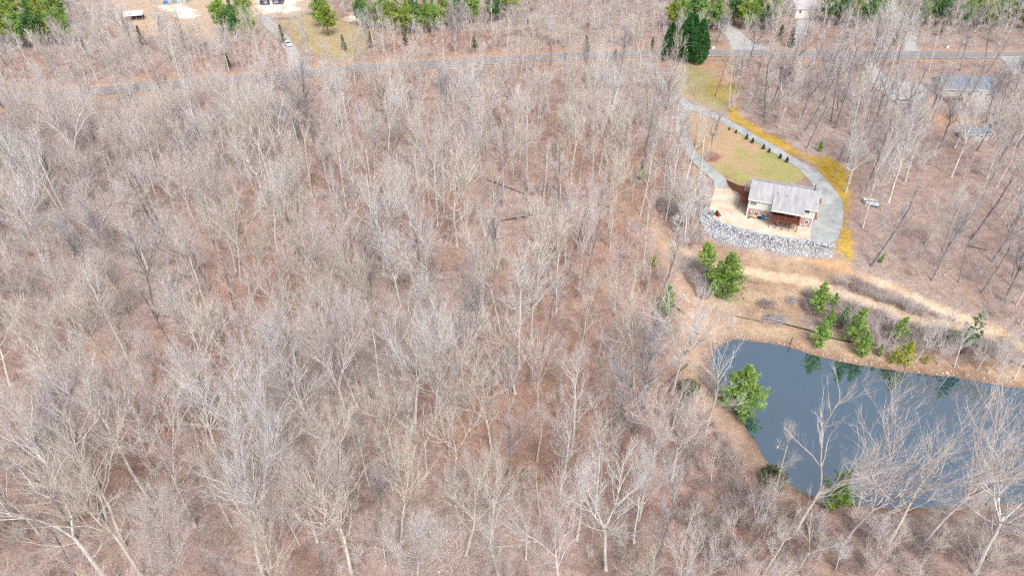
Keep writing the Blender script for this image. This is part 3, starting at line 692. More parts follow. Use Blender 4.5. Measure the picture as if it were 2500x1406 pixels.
# ---- the rest of the wood and its undergrowth: one object each, copies set out on points
def instancer(name, label, pts, kinds_used):
    """pts: x, y, z, kind, scale, rz"""
    me = bpy.data.meshes.new(name); P = np.array([p[:3] for p in pts], np.float32)
    me.vertices.add(len(P)); me.vertices.foreach_set('co', P.ravel())
    a = me.attributes.new('turn', 'FLOAT_VECTOR', 'POINT'); rv = np.zeros((len(P), 3), np.float32)
    rs = np.random.RandomState(len(P)); rv[:, :2] = rs.normal(0, .05, (len(P), 2)); rv[:, 2] = [p[5] for p in pts]; a.data.foreach_set('vector', rv.ravel())
    a = me.attributes.new('size', 'FLOAT_VECTOR', 'POINT'); sv = np.repeat(np.array([p[4] for p in pts], np.float32)[:, None], 3, 1); sv[:, :2] *= rs.uniform(.82, 1.15, (len(P), 1)); a.data.foreach_set('vector', sv.ravel())
    a = me.attributes.new('pick', 'INT', 'POINT'); a.data.foreach_set('value', np.array([kinds_used.index(p[3]) for p in pts], np.int32))
    o = link(name, me); g = bpy.data.node_groups.new(name, 'GeometryNodeTree')
    g.interface.new_socket('Geometry', in_out='INPUT', socket_type='NodeSocketGeometry'); g.interface.new_socket('Geometry', in_out='OUTPUT', socket_type='NodeSocketGeometry')
    gi = g.nodes.new('NodeGroupInput'); go = g.nodes.new('NodeGroupOutput'); ip = g.nodes.new('GeometryNodeInstanceOnPoints')
    ip.inputs['Pick Instance'].default_value = True
    def attr(nm, ty):
        n = g.nodes.new('GeometryNodeInputNamedAttribute'); n.data_type = ty; n.inputs[0].default_value = nm; return n.outputs[0]
    g.links.new(gi.outputs[0], ip.inputs['Points']); g.links.new(attr('pick', 'INT'), ip.inputs['Instance Index'])
    er = g.nodes.new('FunctionNodeEulerToRotation'); g.links.new(attr('turn', 'FLOAT_VECTOR'), er.inputs[0]); g.links.new(er.outputs[0], ip.inputs['Rotation'])
    g.links.new(attr('size', 'FLOAT_VECTOR'), ip.inputs['Scale'])
    jn = g.nodes.new('GeometryNodeJoinGeometry')
    for k in reversed(kinds_used):
        g2 = g.nodes.new('GeometryNodeGeometryToInstance'); j2 = g.nodes.new('GeometryNodeJoinGeometry')
        for me2 in SRC[k]:
            oi = g.nodes.new('GeometryNodeObjectInfo'); oi.inputs[0].default_value = me2; oi.transform_space = 'ORIGINAL'; g.links.new(oi.outputs['Geometry'], j2.inputs[0])
        g.links.new(j2.outputs[0], g2.inputs[0]); g.links.new(g2.outputs[0], jn.inputs[0])
    g.links.new(jn.outputs[0], ip.inputs['Instance']); g.links.new(ip.outputs[0], go.inputs[0])
    md = o.modifiers.new('copies', 'NODES'); md.node_group = g
    return tag(o, label, kind='stuff')
SRC = {}
def source(k):
    if k not in SRC:
        SRC[k] = [bpy.data.objects.new('trunk', KINDS[k][0]), bpy.data.objects.new('crown', KINDS[k][1])]
for k in range(len(KINDS)): source(k)
instancer('bare_woodland', 'bare grey and pinkish trees filling the rest of the wood', [(x, y, z, k, hh / KINDS[k][2], rz) for x, y, z, k, hh, rz, _ in rest], list(range(NBIG)))
def under_dens(px, py, x, y):
    d = np.full(px.shape, .7); d = np.where((px > 1950) & (py > 250) & (py < 900), .35, d); return d
ub = scatter(11000, 8, 2.4, under_dens); uz = H(ub[:, 0], ub[:, 1])
up = [(float(a), float(b), float(c) - .1, NBIG + rr.randrange(4), rr.uniform(.35, 1.0), rr.random() * 6.28) for (a, b), c in zip(ub, uz)]
instancer('undergrowth', 'thin bare saplings and brush under the trees', up, list(range(NBIG, NBIG + 4)))
print('TREES', len(TREES), len(rest), len(up), sum(len(k[0].polygons) + len(k[1].polygons) for k in KINDS))
# ------------------------------------------------------------------ evergreens
GREENS = {'green': mat_tint('pine_needles', srgb(146, 180, 92)), 'dark': mat_tint('dark_pine_needles', srgb(110, 152, 96)), 'yellow': mat_tint('yellow_green_needles', srgb(168, 182, 70)), 'lime': mat_tint('light_green_needles', srgb(162, 182, 90)),
          'cypress': mat_tint('cypress_foliage', srgb(72, 122, 66)), 'olive': mat_tint('olive_cedar_foliage', srgb(128, 134, 100)), 'shrub': mat_tint('shrub_foliage', srgb(74, 106, 54))}
PBARK = mat('pine_bark', srgb(120, 104, 98), .9, .2, 2, rnd=.1)
def needle_clumps(C, D, n, ln, wd, rs, spread=.9):
    """each clump: n thin triangles fanning out of C along D"""
    m = len(C); d = np.repeat(D, n, 0) + rs.normal(0, spread, (m * n, 3)); d /= np.linalg.norm(d, axis=1)[:, None] + 1e-9
    b = np.repeat(C, n, 0) + rs.normal(0, ln * .12, (m * n, 3)); L = ln * rs.uniform(.6, 1.2, (m * n, 1))
    s_ = np.cross(d, rs.normal(0, 1, (m * n, 3))); s_ /= np.linalg.norm(s_, axis=1)[:, None] + 1e-9
    V = np.stack([b - s_ * wd * .5, b + s_ * wd * .5, b + d * L], 1).reshape(-1, 3)
    T = np.arange(m * n * 3).reshape(-1, 3)
    tint = np.repeat(np.repeat(rs.uniform(.6, 1.35, (m, 1)), n, 0) * rs.uniform(.85, 1.15, (m * n, 1)), 3, 0)
    warm = np.repeat(np.repeat(rs.uniform(-.08, .12, (m, 1)), n, 0), 3, 0)
    return V, T, np.concatenate([tint * (1 + warm), tint, tint * (1 - warm)], 1)
def pine(seed, H_, bare, R, col_, whorl=.62, needles=24, ln=.46, wd=.075, top=1.0):
    R *= 1.3
    rng = random.Random(seed); rs = np.random.RandomState(seed); wood = Tubes(); C = []; D = []
    pts, d = path(rng, (0, 0, -.3), unit(np.array([rng.gauss(0, .03), rng.gauss(0, .03), 1])), H_, 8, .025, .03)
    wood.add(pts, [H_ * .013 * (1 - .85 * i / 8) for i in range(9)], 6)
    z = bare * H_; az = 0
    while z < H_ * .985:
        f = (z - bare * H_) / (H_ * (1 - bare)); prof = (math.sin(min(1, f * 1.0 + .28) * math.pi) ** .7) if top > 1 else (1 - f) ** .8 * min(1, .45 + f * 3)
        k = min(z / H_ * 8, 7.99); j = int(k); p = pts[j] + (pts[j + 1] - pts[j]) * (k - j)
        for b in range(rng.randint(4, 6)):
            az += 1.25 + rng.gauss(0, .3); L = R * max(prof, .12) * rng.uniform(.55, 1.2)
            dd = unit(np.array([math.cos(az), math.sin(az), .25 + .7 * f + rng.gauss(0, .12)]))
            ps, de = path(rng, p, dd, L, 3, .1, .05); wood.add(ps, [.03 + .004 * H_ * .2, .025, .015, .008], 3)
            for i in range(max(3, int(L * 3.6))):
                g = rng.uniform(.3, 1.05); q = ps[0] + (ps[-1] - ps[0]) * g
                side = rs.normal(0, .22, 3) * L * .55 * g
                C.append(q + side); D.append(unit(de + rs.normal(0, .35, 3) + np.array([0, 0, .35])))
        z += whorl * rng.uniform(.75, 1.25)
    C.append(pts[-1]); D.append(np.array([0, 0, 1.]))
    V, T, tint = needle_clumps(np.array(C), np.array(D), needles, ln, wd, rs)
    return np_mesh('trunk', np.array(wood.V), np.array(wood.T), PBARK, smooth=True), np_mesh('crown', V, T, GREENS[col_], tint), H_
def column(seed, H_, R, col_, n=900, ln=.55, wd=.16, pointed=.55):
    """dense column of upswept sprays (cypress, arborvitae)"""
    rng = random.Random(seed); rs = np.random.RandomState(seed); wood = Tubes()
    wood.add([np.array([0, 0, -.2]), np.array([0, 0, H_ * .5]), np.array([0, 0, H_ * .93])], [H_ * .014, H_ * .01, .01], 6)
    z = rs.uniform(.03, 1, n) ** .9; az = rs.uniform(0, 6.2832, n)
    prof = np.minimum(1, (z + .12) * 4) * (1 - np.clip((z - (1 - pointed)) / pointed, 0, 1) ** 1.7) * (1 + .12 * np.sin(az * 3 + z * 9)) + .03
    r = R * prof * rs.uniform(.6, 1.05, n) ** .6
    C = np.stack([r * np.cos(az), r * np.sin(az), z * H_ * .97], 1); D = np.stack([np.cos(az) * .55, np.sin(az) * .55, np.full(n, .9)], 1)
    V, T, tint = needle_clumps(C, D, 9, ln, wd, rs, .45)
    return np_mesh('trunk', np.array(wood.V), np.array(wood.T), PBARK, smooth=True), np_mesh('crown', V, T, GREENS[col_], tint), H_
EG = {'young': pine(51, 8, .12, 2.0, 'green'), 'young2': pine(52, 8, .08, 2.3, 'green', .55), 'youngy': pine(53, 6, .06, 1.9, 'yellow', .5, 20, .38), 'sparse': pine(54, 9, .25, 2.2, 'dark', .95),
      'full': pine(55, 11, .03, 4.0, 'green', .5, 24, .55, .09), 'polegreen': pine(56, 12, .42, 2.6, 'green', .6, 22, .5, .08), 'poley': pine(57, 10, .4, 1.9, 'yellow', .6, 20, .45),
      'tall': pine(58, 20, .24, 4.2, 'green', .7, 24, .85, .14, 2), 'tall2': pine(59, 20, .2, 4.4, 'dark', .7, 24, .85, .14, 2), 'tally': pine(60, 20, .26, 4.1, 'lime', .7, 24, .85, .14, 2),
      'cypress': column(61, 14, 2.6, 'cypress', 1500, .7, .2), 'cedar': pine(62, 8, .06, 1.5, 'olive', .5, 22, .5, .1), 'arbor': column(63, 1.6, .36, 'shrub', 240, .2, .06, .8), 'bush': column(64, 2.4, 1.4, 'olive', 300, .5, .13, .5)}
def height_to(x, y, z, ty, lo=.5, hi=40.):
    for _ in range(30):
        mid = (lo + hi) / 2
        if proj(x, y, z + mid)[1] > ty: lo = mid
        else: hi = mid
    return lo
def evergreen(name, bx, by, ty, key, label, cat='tree', group=None, lean=(0, 0)):
    x, y, z = G1(bx, by); h = height_to(x, y, z, ty); tm, cm, Hn = EG[key]; r_ = rr.random() * 6.28
    o = thing(name, label, cat, (x, y, z), r_, group, h / Hn); o.rotation_euler = (lean[0], lean[1], r_)
    if Hn > 9 and h / Hn < .55: pass
    link('trunk', tm, o); link('crown', cm, o); return o
for a in [
 (1722,692,590,'polegreen','tall green pine with bare lower trunk below the stone embankment'), (1764,722,618,'full','bushy bright green pine below the stone embankment'), (1712,652,588,'poley','thin yellow green pine beside the two green pines'),
 (1994,762,690,'young2','dense dark green young pine where the scrub meets the track'), (2012,808,755,'young','young pine between two larger pines above the pond'), (1997,846,784,'young2','bright young pine growing at the pond edge by the dark pipe'),
 (2033,756,716,'young','small pine behind the dense dark pine'), (2074,832,742,'young','tall pale green young pine in the scrub'), (2050,802,745,'sparse','thin sparse pine beside the tall pale one'),
 (2102,868,812,'young2','round topped pine leaning over the pond edge'), (2180,834,768,'young','lone young pine in the purple scrub'), (2204,888,830,'youngy','bushy yellow green pine at the pond edge'),
 (2176,884,850,'youngy','small yellowish pine touching the bushy yellow green one'), (2145,868,840,'young2','knee high green pine between two pond edge pines'), (2347,864,765,'sparse','sparse dark pine with visible trunk beside the orange track'),
 (2258,888,868,'youngy','tiny yellow pine seedling on the bare bank'), (1803,1002,894,'full','bright green pine leaning over the pond corner'), (2030,1238,1150,'young2','green pine standing among bare trees at the pond shore'),
 (1628,772,698,'young','green pine hidden among bare trees beside the dirt track'), (1596,650,618,'youngy','small yellowish pine beside the dirt track'), (1568,442,403,'young','small pine in the wood above the trail bend'),
 (2000,370,344,'young2','small round pine in the wood near the driveway'), (2148,642,618,'young','small pine on the litter slope above the orange track')]:
    evergreen('pine_tree', *a)
for a in [(1884,1178,1148,'bush','olive green bush at the end of the pond track'), (1682,958,932,'bush','dark olive bush beside the track to the pond')]:
    evergreen('evergreen_bush', *a, cat='bush')
GP = 'pines across the two lane road'
spots = [(15,108,-8,'tall'),(48,113,-2,'tally'),(72,118,6,'tall'),(104,117,0,'tall2'),(128,112,-6,'tally'),(158,110,2,'tall'),(30,70,-40,'tall'),(90,72,-45,'tally'),(150,70,-45,'tall')]
for i, (a, b, c, k) in enumerate(spots): evergreen('pine_tree', a, b, c, k, 'tall ' + ('yellowish' if k == 'tally' else 'dark' if k == 'tall2' else 'green') + ' pine in the stand beside the open metal shed', group='pine stand beside the open metal shed')
for a, b, c, k, lb in [(548,82,-20,'tall','tall pine at the edge of the sandy clearing, left of a pair'), (582,90,-5,'tall2','tall pine between two others beside the sandy clearing'), (612,92,0,'tall','tall pine beside the gravel drive and sandy clearing'), (600,70,-30,'tally','yellowish pine behind the clearing pines'),
   (802,88,-8,'tally','broad crowned pine on the yellow grass by the paddock fence'), (788,68,-25,'tall','slim pine beside the broad crowned paddock pine')]:
    evergreen('pine_tree', a, b, c, k, lb)
def stand(pts, where):
    for a, b, c, k in pts: evergreen('pine_tree', a, b, c, k, 'tall ' + ('light green' if k == 'tally' else 'dark' if k == 'tall2' else 'green') + ' pine ' + where, group='pines ' + where)
stand([(888,64,-22,'tall2'),(915,72,-15,'tall'),(942,72,-20,'tall'),(968,80,-12,'tally'),(990,88,-2,'tally'),(1015,78,-18,'tall2'),(1040,84,-8,'tall'),(1062,80,-8,'tall'),(1092,64,-25,'tally'),(1120,58,-30,'tall2'),(1150,60,-30,'tall'),(1205,55,-35,'tall2'),(1240,50,-40,'tally')], 'behind the paddock fence')
stand([(1640,72,-15,'tally'),(1662,70,-20,'tall'),(1690,66,-28,'tall2'),(1712,74,-14,'tall'),(1735,64,-28,'tally'),(1750,74,-10,'tall'),(1792,62,-28,'tall2'),(1812,70,-16,'tally'),(1830,76,-8,'tall'),(1850,62,-28,'tally'),(1870,74,-8,'tall2'),(1890,66,-20,'tall')], 'beside the grey side road')
stand([(2020,54,-30,'tall'),(2045,62,-20,'tall2'),(2075,60,-24,'tally'),(2112,66,-16,'tall2'),(2140,56,-30,'tall'),(2185,60,-26,'tally'),(2240,66,-14,'tall'),(2265,56,-32,'tall2'),(2290,62,-26,'tall2'),(2345,68,-16,'tall'),(2375,58,-30,'tally'),(2400,72,-10,'tally'),(2420,64,-22,'tall'),(2440,68,-16,'tally'),(2475,62,-22,'tall2'),(2495,70,-12,'tall')], 'beyond the white garage house')
for a, b, c, lb in [(1632,146,56,'narrow dark cypress at the woodland end of the roadside row'), (1668,150,40,'tallest dark green cypress in the roadside row'), (1702,156,46,'dark green cypress at the lawn end of the roadside row'), (1684,140,36,'dark green cypress at the back of the roadside row')]:
    evergreen('cypress_tree', a, b, c, 'cypress', lb)
for a, b, c in [(1432,128,86),(1590,124,90),(1500,152,120),(350,110,62),(905,118,74),(842,124,84),(215,140,98),(690,105,60),(1160,118,80),(1290,92,46),(1930,118,66),(1900,105,60),(2060,98,60),(2290,88,50),(990,112,70),(2180,112,80),(560,165,130),(80,175,140)]:
    evergreen('cedar_tree', a, b, c, 'cedar', 'dull olive cedar among bare trees near the two lane road', group='olive cedars near the two lane road')
for i, (a, b, h) in enumerate([(1780,318,.62),(1796,326,.7),(1822,341,1),(1836,350,1),(1863,365,.98),(1877,373,.85),(1904,388,.95),(1920,397,1.0)]):
    x, y, z = G1(a, b); o = thing('conical_shrub', 'small planted conical shrub in the row along the lawn' if h > .8 else 'stunted little conical shrub at the driveway fork end of the row', 'shrub', (x, y, z), i, 'row of planted shrubs on the lawn', h)
    link('trunk', EG['arbor'][0], o); link('crown', EG['arbor'][1], o)
# ------------------------------------------------------------------ the brick and siding house
_A0 = np.array(unproj(1821, 528, 0)); _B0 = np.array(unproj(1979, 556, 0)); HL = float(np.linalg.norm(_B0 - _A0)); HANG = math.atan2(_B0[1] - _A0[1], _B0[0] - _A0[0])
ax_ = (_B0 - _A0) / HL; ay_ = np.array([-ax_[1], ax_[0]])
def hloc(px, py, z=0.0):
    p = np.array(unproj(px, py, z)) - _A0; return float(p @ ax_), float(p @ ay_)
house = thing('house', 'two storey house with brick basement, pale siding and grey shingle roof', 'house', (float(_A0[0]), float(_A0[1]), 0), HANG)
BRICK = mat('brown_brick', srgb(186, 156, 144), .9, .18, 6, stretch=(1, 1, 3)); SIDE_M = mat('pale_siding', srgb(218, 222, 216), .7, .04, .5, stretch=(.5, .5, 6))
ROOFM = mat('weathered_grey_shingles', srgb(186, 185, 185), .92, .2, 1.0, stretch=(1.2, .2, .2), col2=srgb(156, 154, 157), bump=.15); WTRIM = mat('white_trim', srgb(232, 232, 230), .6, .04, 2)
STAIN = mat('red_brown_stained_wood', srgb(122, 74, 62), .8, .15, 3); GLASS = mat('dark_window_glass', srgb(48, 58, 78), .08, .2, 1.5, spec=.6); GREYM = mat('grey_sheet_metal', srgb(160, 164, 166), .5, .08, 3, metal=.3)
BLACK = mat('black_plastic', srgb(36, 38, 46), .6, .2, 3); WPLA = mat('white_plastic', srgb(232, 234, 234), .5, .05, 3)
HD, HW, PT = 11.0, 4.95, .33
MB().box(0, HL, 0, HD, -.4, 2.38).obj('brick_wall', BRICK, house)
mb = MB().box(-.02, HL + .02, -.02, HD + .02, 2.38, HW)
for x0, x1 in ((-.02, .2), (HL - .2, HL + .02)):
    mb.slab([(x0, -.02, HW), (x0, HD + .02, HW), (x0, HD / 2, HW + HD / 2 * PT)], (x1 - x0, 0, 0))
up_wall = mb.obj('siding_wall', SIDE_M, house)
RID = HW + HD / 2 * PT; ov = .45; xe = .38; th = .16
mb = MB()
mb.slab([(-xe, -ov, HW - ov * PT), (HL + xe, -ov, HW - ov * PT), (HL + xe, HD / 2, RID), (-xe, HD / 2, RID)], (0, 0, th))
mb.slab([(-xe, HD / 2, RID), (HL + xe, HD / 2, RID), (HL + xe, HD + ov, HW - ov * PT), (-xe, HD + ov, HW - ov * PT)], (0, 0, th))
roof = mb.obj('roof', ROOFM, house)
MB().tube([(-xe - .01, HD / 2, RID + th), (HL + xe + .01, HD / 2, RID + th)], .09, 6).obj('ridge_cap', mat('ridge_shingles', srgb(196, 190, 190), .9, .1, 2), roof)
E0, E1, EY0, EY1 = 5.22, 12.4, 2.75, -3.72; EZ0 = HW + EY0 * PT + .04; EZ1 = 4.72
mb = MB(); mb.slab([(E0, EY1, EZ1), (E1, EY1, EZ1), (E1, EY0, EZ0), (E0, EY0, EZ0)], (0, 0, th + .03)); er_ = mb.obj('porch_roof', ROOFM, house)
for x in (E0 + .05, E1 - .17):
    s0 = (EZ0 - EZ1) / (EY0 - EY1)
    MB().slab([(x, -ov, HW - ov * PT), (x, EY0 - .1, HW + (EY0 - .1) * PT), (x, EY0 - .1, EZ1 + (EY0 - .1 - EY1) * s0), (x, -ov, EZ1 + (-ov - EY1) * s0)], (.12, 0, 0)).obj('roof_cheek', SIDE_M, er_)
fz = HW - ov * PT
MB().box(-xe, E0, -ov - .05, -ov - .002, fz - .06, fz + th + .02).obj('gutter', WTRIM, roof); MB().box(E1, HL + xe, -ov - .05, -ov - .002, fz - .06, fz + th + .02).obj('gutter', WTRIM, roof)
MB().box(E0 - .02, E1 + .02, EY1 - .06, EY1 - .002, EZ1 - .1, EZ1 + th + .05).obj('gutter', WTRIM, er_)
for x in (-xe - .03, HL + xe):
    mb = MB()
    for y0_, z0_ in ((-ov, fz), (HD + ov, fz)): mb.slab([(x, y0_, z0_ - .05), (x, HD / 2, RID - .05), (x, HD / 2, RID + th + .03), (x, y0_, z0_ + th + .03)], (.03, 0, 0))
    mb.obj('rake_board', WTRIM, roof)
for x0, x1 in ((-.06, .2), (HL - .2, HL + .06)): MB().box(x0, x1, -.06, .2, -.1, HW - .02).obj('corner_board', WTRIM, house)
MB().tube([(-.2, .9, .1), (-.2, .9, 4.6)], .06, 6).obj('downspout', WTRIM, house)
def window(x0, x1, z0, z1, nx, nz, parent=house, frame=.12, y=0.0, fm=WTRIM, yd=-1):
    mb = MB(); a, b = y + yd * .09, y + yd * -.01
    lo, hi = min(a, b), max(a, b)
    mb.box(x0 - frame, x0, lo, hi, z0 - frame, z1 + frame); mb.box(x1, x1 + frame, lo, hi, z0 - frame, z1 + frame); mb.box(x0, x1, lo, hi, z1, z1 + frame); mb.box(x0, x1, lo - .03, hi, z0 - frame, z0)
    wo = mb.obj('window', fm, parent)
    for i in range(nx):
        for j in range(nz):
            g = .03; MB().box(x0 + (x1 - x0) * i / nx + g, x0 + (x1 - x0) * (i + 1) / nx - g, y + yd * .045 - .005, y + yd * .045 + .005, z0 + (z1 - z0) * j / nz + g, z0 + (z1 - z0) * (j + 1) / nz - g).obj('pane', GLASS, wo)
    MB().box(x0, x1, y + yd * .035 - .004, y + yd * .035 + .004, z0, z1).obj('muntin_bars', fm, wo)
    return wo
window(.3, 1.72, 3.42, 4.42, 5, 3); window(1.75, 2.65, .68, 1.78, 2, 3); window(4.5, 5.35, .68, 1.82, 2, 3); window(13.45, 14.2, .85, 1.75, 2, 2); window(12.9, 13.9, 3.7, 4.45, 2, 1, frame=.05)
# porch deck over the patio
dk = MB(); DX0, DX1, DY = 5.45, 12.05, -3.35
nb = 24
for i in range(nb): dk.box(DX0, DX1, DY + i * (-DY - .05) / nb, DY + (i + 1) * (-DY - .05) / nb - .012, 2.38, 2.43)
deck = dk.obj('porch_deck', STAIN, house)
MB().box(DX0, DX1, DY - .05, DY, 2.1, 2.44).box(DX0, DX0 + .05, DY, -.03, 2.1, 2.44).box(DX1 - .05, DX1, DY, -.03, 2.1, 2.44).obj('rim_joist', STAIN, deck)
rl = MB(); rl.box(DX0, DX1, DY - .04, DY + .08, 3.42, 3.5); rl.box(DX0, DX1, DY - .01, DY + .04, 2.56, 2.62)
k = 0
x = DX0
while x < DX1: rl.box(x, x + .055, DY, DY + .03, 2.6, 3.43); x += .105
for xx in (DX0, DX1 - .05):
    rl.box(xx, xx + .06, DY, -.05, 3.42, 3.5); y = DY
    while y < -.1: rl.box(xx, xx + .03, y, y + .055, 2.45, 3.43); y += .105
rl.obj('railing', STAIN, deck)
PX = (5.6, 7.05, 8.64, 10.2, 11.8)
for i, x in enumerate(PX):
    MB().box(x - .08, x + .08, DY - .12, DY + .04, -.05, 4.72 if i in (0, 2, 4) else 3.55).obj('post', STAIN, house)
    for sg in ((1,) if i == 0 else (-1,) if i == 4 else (1, -1) if i % 2 else (1,)):
        MB().tube([(x, DY - .04, 1.45), (x + sg * .85, DY - .04, 2.2)], .055, 4).obj('brace', STAIN, house)
MB().box(5.7, 11.7, DY + .05, DY + .1, 4.45, 4.72).obj('porch_beam', STAIN, house)
pd_ = MB().box(7.2, 9.2, -.06, -.02, 2.46, 4.5).obj('patio_door', GLASS, house); MB().box(7.1, 7.2, -.09, -.02, 2.46, 4.6).box(9.2, 9.3, -.09, -.02, 2.46, 4.6).box(8.16, 8.24, -.09, -.02, 2.46, 4.5).box(7.2, 9.2, -.09, -.02, 4.5, 4.6).obj('door_frame', WTRIM, pd_)
bd = MB().box(7.0, 7.95, -.07, -.01, .03, 2.05).obj('basement_door', WTRIM, house); MB().box(7.15, 7.8, -.085, -.06, 1.1, 1.85).obj('pane', GLASS, bd)
# roof vents and stove pipe
for x, y, h_, r_ in ((6.1, 2.79, .42, .12), (8.27, 2.2, .4, .1), (2.9, .4, .38, .08), (12.48, .41, .35, .1), (15.1, 1.41, .4, .09)):
    z = HW + y * PT + th; s0 = (EZ0 - EZ1) / (EY0 - EY1)
    if E0 < x < E1 and y < EY0: z = EZ1 + (y - EY1) * s0 + th
    MB().lathe([(r_ * 1.7, z - .08), (r_ * 1.6, z + .03), (r_ * .7, z + .08), (r_ * .7, z + h_ - .1), (r_, z + h_ - .1), (r_ * .9, z + h_)], 10, (x, y)).obj('roof_vent', GREYM, house)
MB().lathe([(.3, 6.85), (.26, 6.98), (.1, 7.02), (.1, 8.3), (.17, 8.32), (.14, 8.42)], 10, (14.13, 5.8)).obj('stove_pipe', BLACK, house)
# satellite dish on the brick wall
ds = MB().lathe([(.02, 0), (.2, .04), (.3, .12), (.31, .13)], 12).obj('satellite_dish', WPLA, house, True); ds.location = (.95, -.35, 1.75); ds.rotation_euler = (rad(65), 0, rad(-15))
MB().tube([(.95, -.02, 1.3), (.95, -.28, 1.4), (.95, -.33, 1.72)], .025, 6).obj('dish_arm', GREYM, house)
# side deck on the left gable
a0 = hloc(1811, 491, 2.5); a1 = hloc(1811, 465, 2.5); SX, SY0, SY1 = min(a0[0], a1[0]), max(2.2, a0[1]), min(9.5, a1[1])
sdk = MB()
nb = 14
for i in range(nb): sdk.box(SX + i * (-SX) / nb, SX + (i + 1) * (-SX) / nb - .012, SY0, SY1, 2.4, 2.46)
sdeck = sdk.obj('side_deck', STAIN, house)
rl = MB(); rl.box(SX, -.02, SY0, SY0 + .08, 3.35, 3.42); rl.box(SX, SX + .08, SY0, SY1, 3.35, 3.42); rl.box(SX, -.02, SY1 - .08, SY1, 3.35, 3.42); rl.box(SX, -.02, SY0 - .02, SY0 + .03, 2.1, 2.45); rl.box(SX - .02, SX + .03, SY0, SY1, 2.1, 2.45)
x = SX
while x < -.05: rl.box(x, x + .055, SY0, SY0 + .03, 2.45, 3.36); x += .1
y = SY0
while y < SY1: rl.box(SX, SX + .03, y, y + .055, 2.45, 3.36); y += .1
rl.obj('railing', STAIN, sdeck)
for x in (SX + .07, -.12):
    for y in (SY0 + .08, SY1 - .1): MB().box(x - .07, x + .07, y - .07, y + .07, -.1, 3.45).obj('post', STAIN, sdeck)
# ---- retaining wall stepping up to the lawn
RW = gline([(1775,441),(1779,452),(1787,461),(1799,469),(1812,477)], .5)
rw = thing('retaining_wall', 'curved red brown timber retaining wall between concrete yard and lawn', 'wall', (float(RW[0][0]), float(RW[0][1]), 0))
mbw = MB(); mbc = MB(); nR = len(RW); dR = np.gradient(RW, axis=0); dR /= np.linalg.norm(dR, axis=1)[:, None]; nRm = np.stack([-dR[:, 1], dR[:, 0]], 1)
tp = np.linspace(1.5, 2.75, nR); ox, oy = RW[0]
def strip(mbx, o0, o1, z0, z1):
    V = []
    for i in range(nR):
        for o_, z_ in ((o0, z0[i]), (o1, z0[i]), (o1, z1[i]), (o0, z1[i])):
            p = RW[i] + nRm[i] * o_; V.append((p[0] - ox, p[1] - oy, z_))
    F = [(0, 1, 2, 3)[::-1], tuple((nR - 1) * 4 + j for j in range(4))]
    for i in range(nR - 1):
        for j in range(4): F.append((i * 4 + j, i * 4 + (j + 1) % 4, (i + 1) * 4 + (j + 1) % 4, (i + 1) * 4 + j))
    mbx.add(V, F)
for cidx in range(9):
    m2 = MB(); b0 = -.4 + (tp + .4) * cidx / 9; b1 = -.4 + (tp + .4) * (cidx + 1) / 9 - .02
    strip(m2, -.12 - .012 * (cidx % 2), .12, b0, b1); m2.obj('timber', mat('brown_timber', srgb(134, 94, 76), .9, .2, 3), rw)
strip(mbc, -.16, .16, tp - .015, tp + .06); mbc.obj('cap', mat('tan_cap', srgb(206, 172, 128), .9, .1, 2), rw)
draped('flower_bed', [(2001,470),(2006,492),(2008,512),(2003,524),(1992,534),(1985,537),(1990,515),(1996,490)], mat('red_brown_mulch', srgb(158, 104, 88), .95, .2, 3), .1, 'red brown mulch bed along the end of the house')

# ------------------------------------------------------------------ stone embankment
P_RIP = P_RIPZ
rs = np.random.RandomState(12); bx = [p[0] for p in P_RIP]; by = [p[1] for p in P_RIP]
N = 14000; rx = rs.uniform(min(bx), max(bx), N); ry = rs.uniform(min(by), max(by), N); ok = sdf(P_RIP, rx, ry) < .25; rx, ry = rx[ok][:5200], ry[ok][:5200]
ico = bmesh.new(); bmesh.ops.create_icosphere(ico, subdivisions=1, radius=1); iv = np.array([v.co[:] for v in ico.verts]); it_ = np.array([[v.index for v in f.verts] for f in ico.faces]); ico.free()
def rocks(name, x, y, z, size, m, rs, pal):
    n = len(x); V = iv[None] * rs.uniform(.55, 1.3, (n, len(iv), 1)); V = V * (size[:, None, None] * rs.uniform(.7, 1.3, (n, 1, 3)) * np.array([1, 1, .75]))
    V = V + np.stack([x, y, z], 1)[:, None]; T = (it_[None] + (np.arange(n) * len(iv))[:, None, None]).reshape(-1, 3)
    c = np.array(pal)[rs.randint(0, len(pal), n)] * rs.uniform(.8, 1.15, (n, 1)); return np_mesh(name, V.reshape(-1, 3), T, m, np.repeat(c, len(iv), 0))
STONE = mat_tint('quarried_stone', (1, 1, 1), .9)
pal = [srgb(*c) for c in ((200, 202, 206), (180, 185, 194), (160, 167, 178), (212, 210, 204), (146, 150, 158), (192, 187, 176), (186, 194, 204))]
tag(link('riprap', rocks('riprap', rx, ry, H(rx, ry) + .08, rs.uniform(.14, .31, len(rx)), STONE, rs, pal)), 'bank of loose grey and white stones below the concrete yard', kind='stuff')
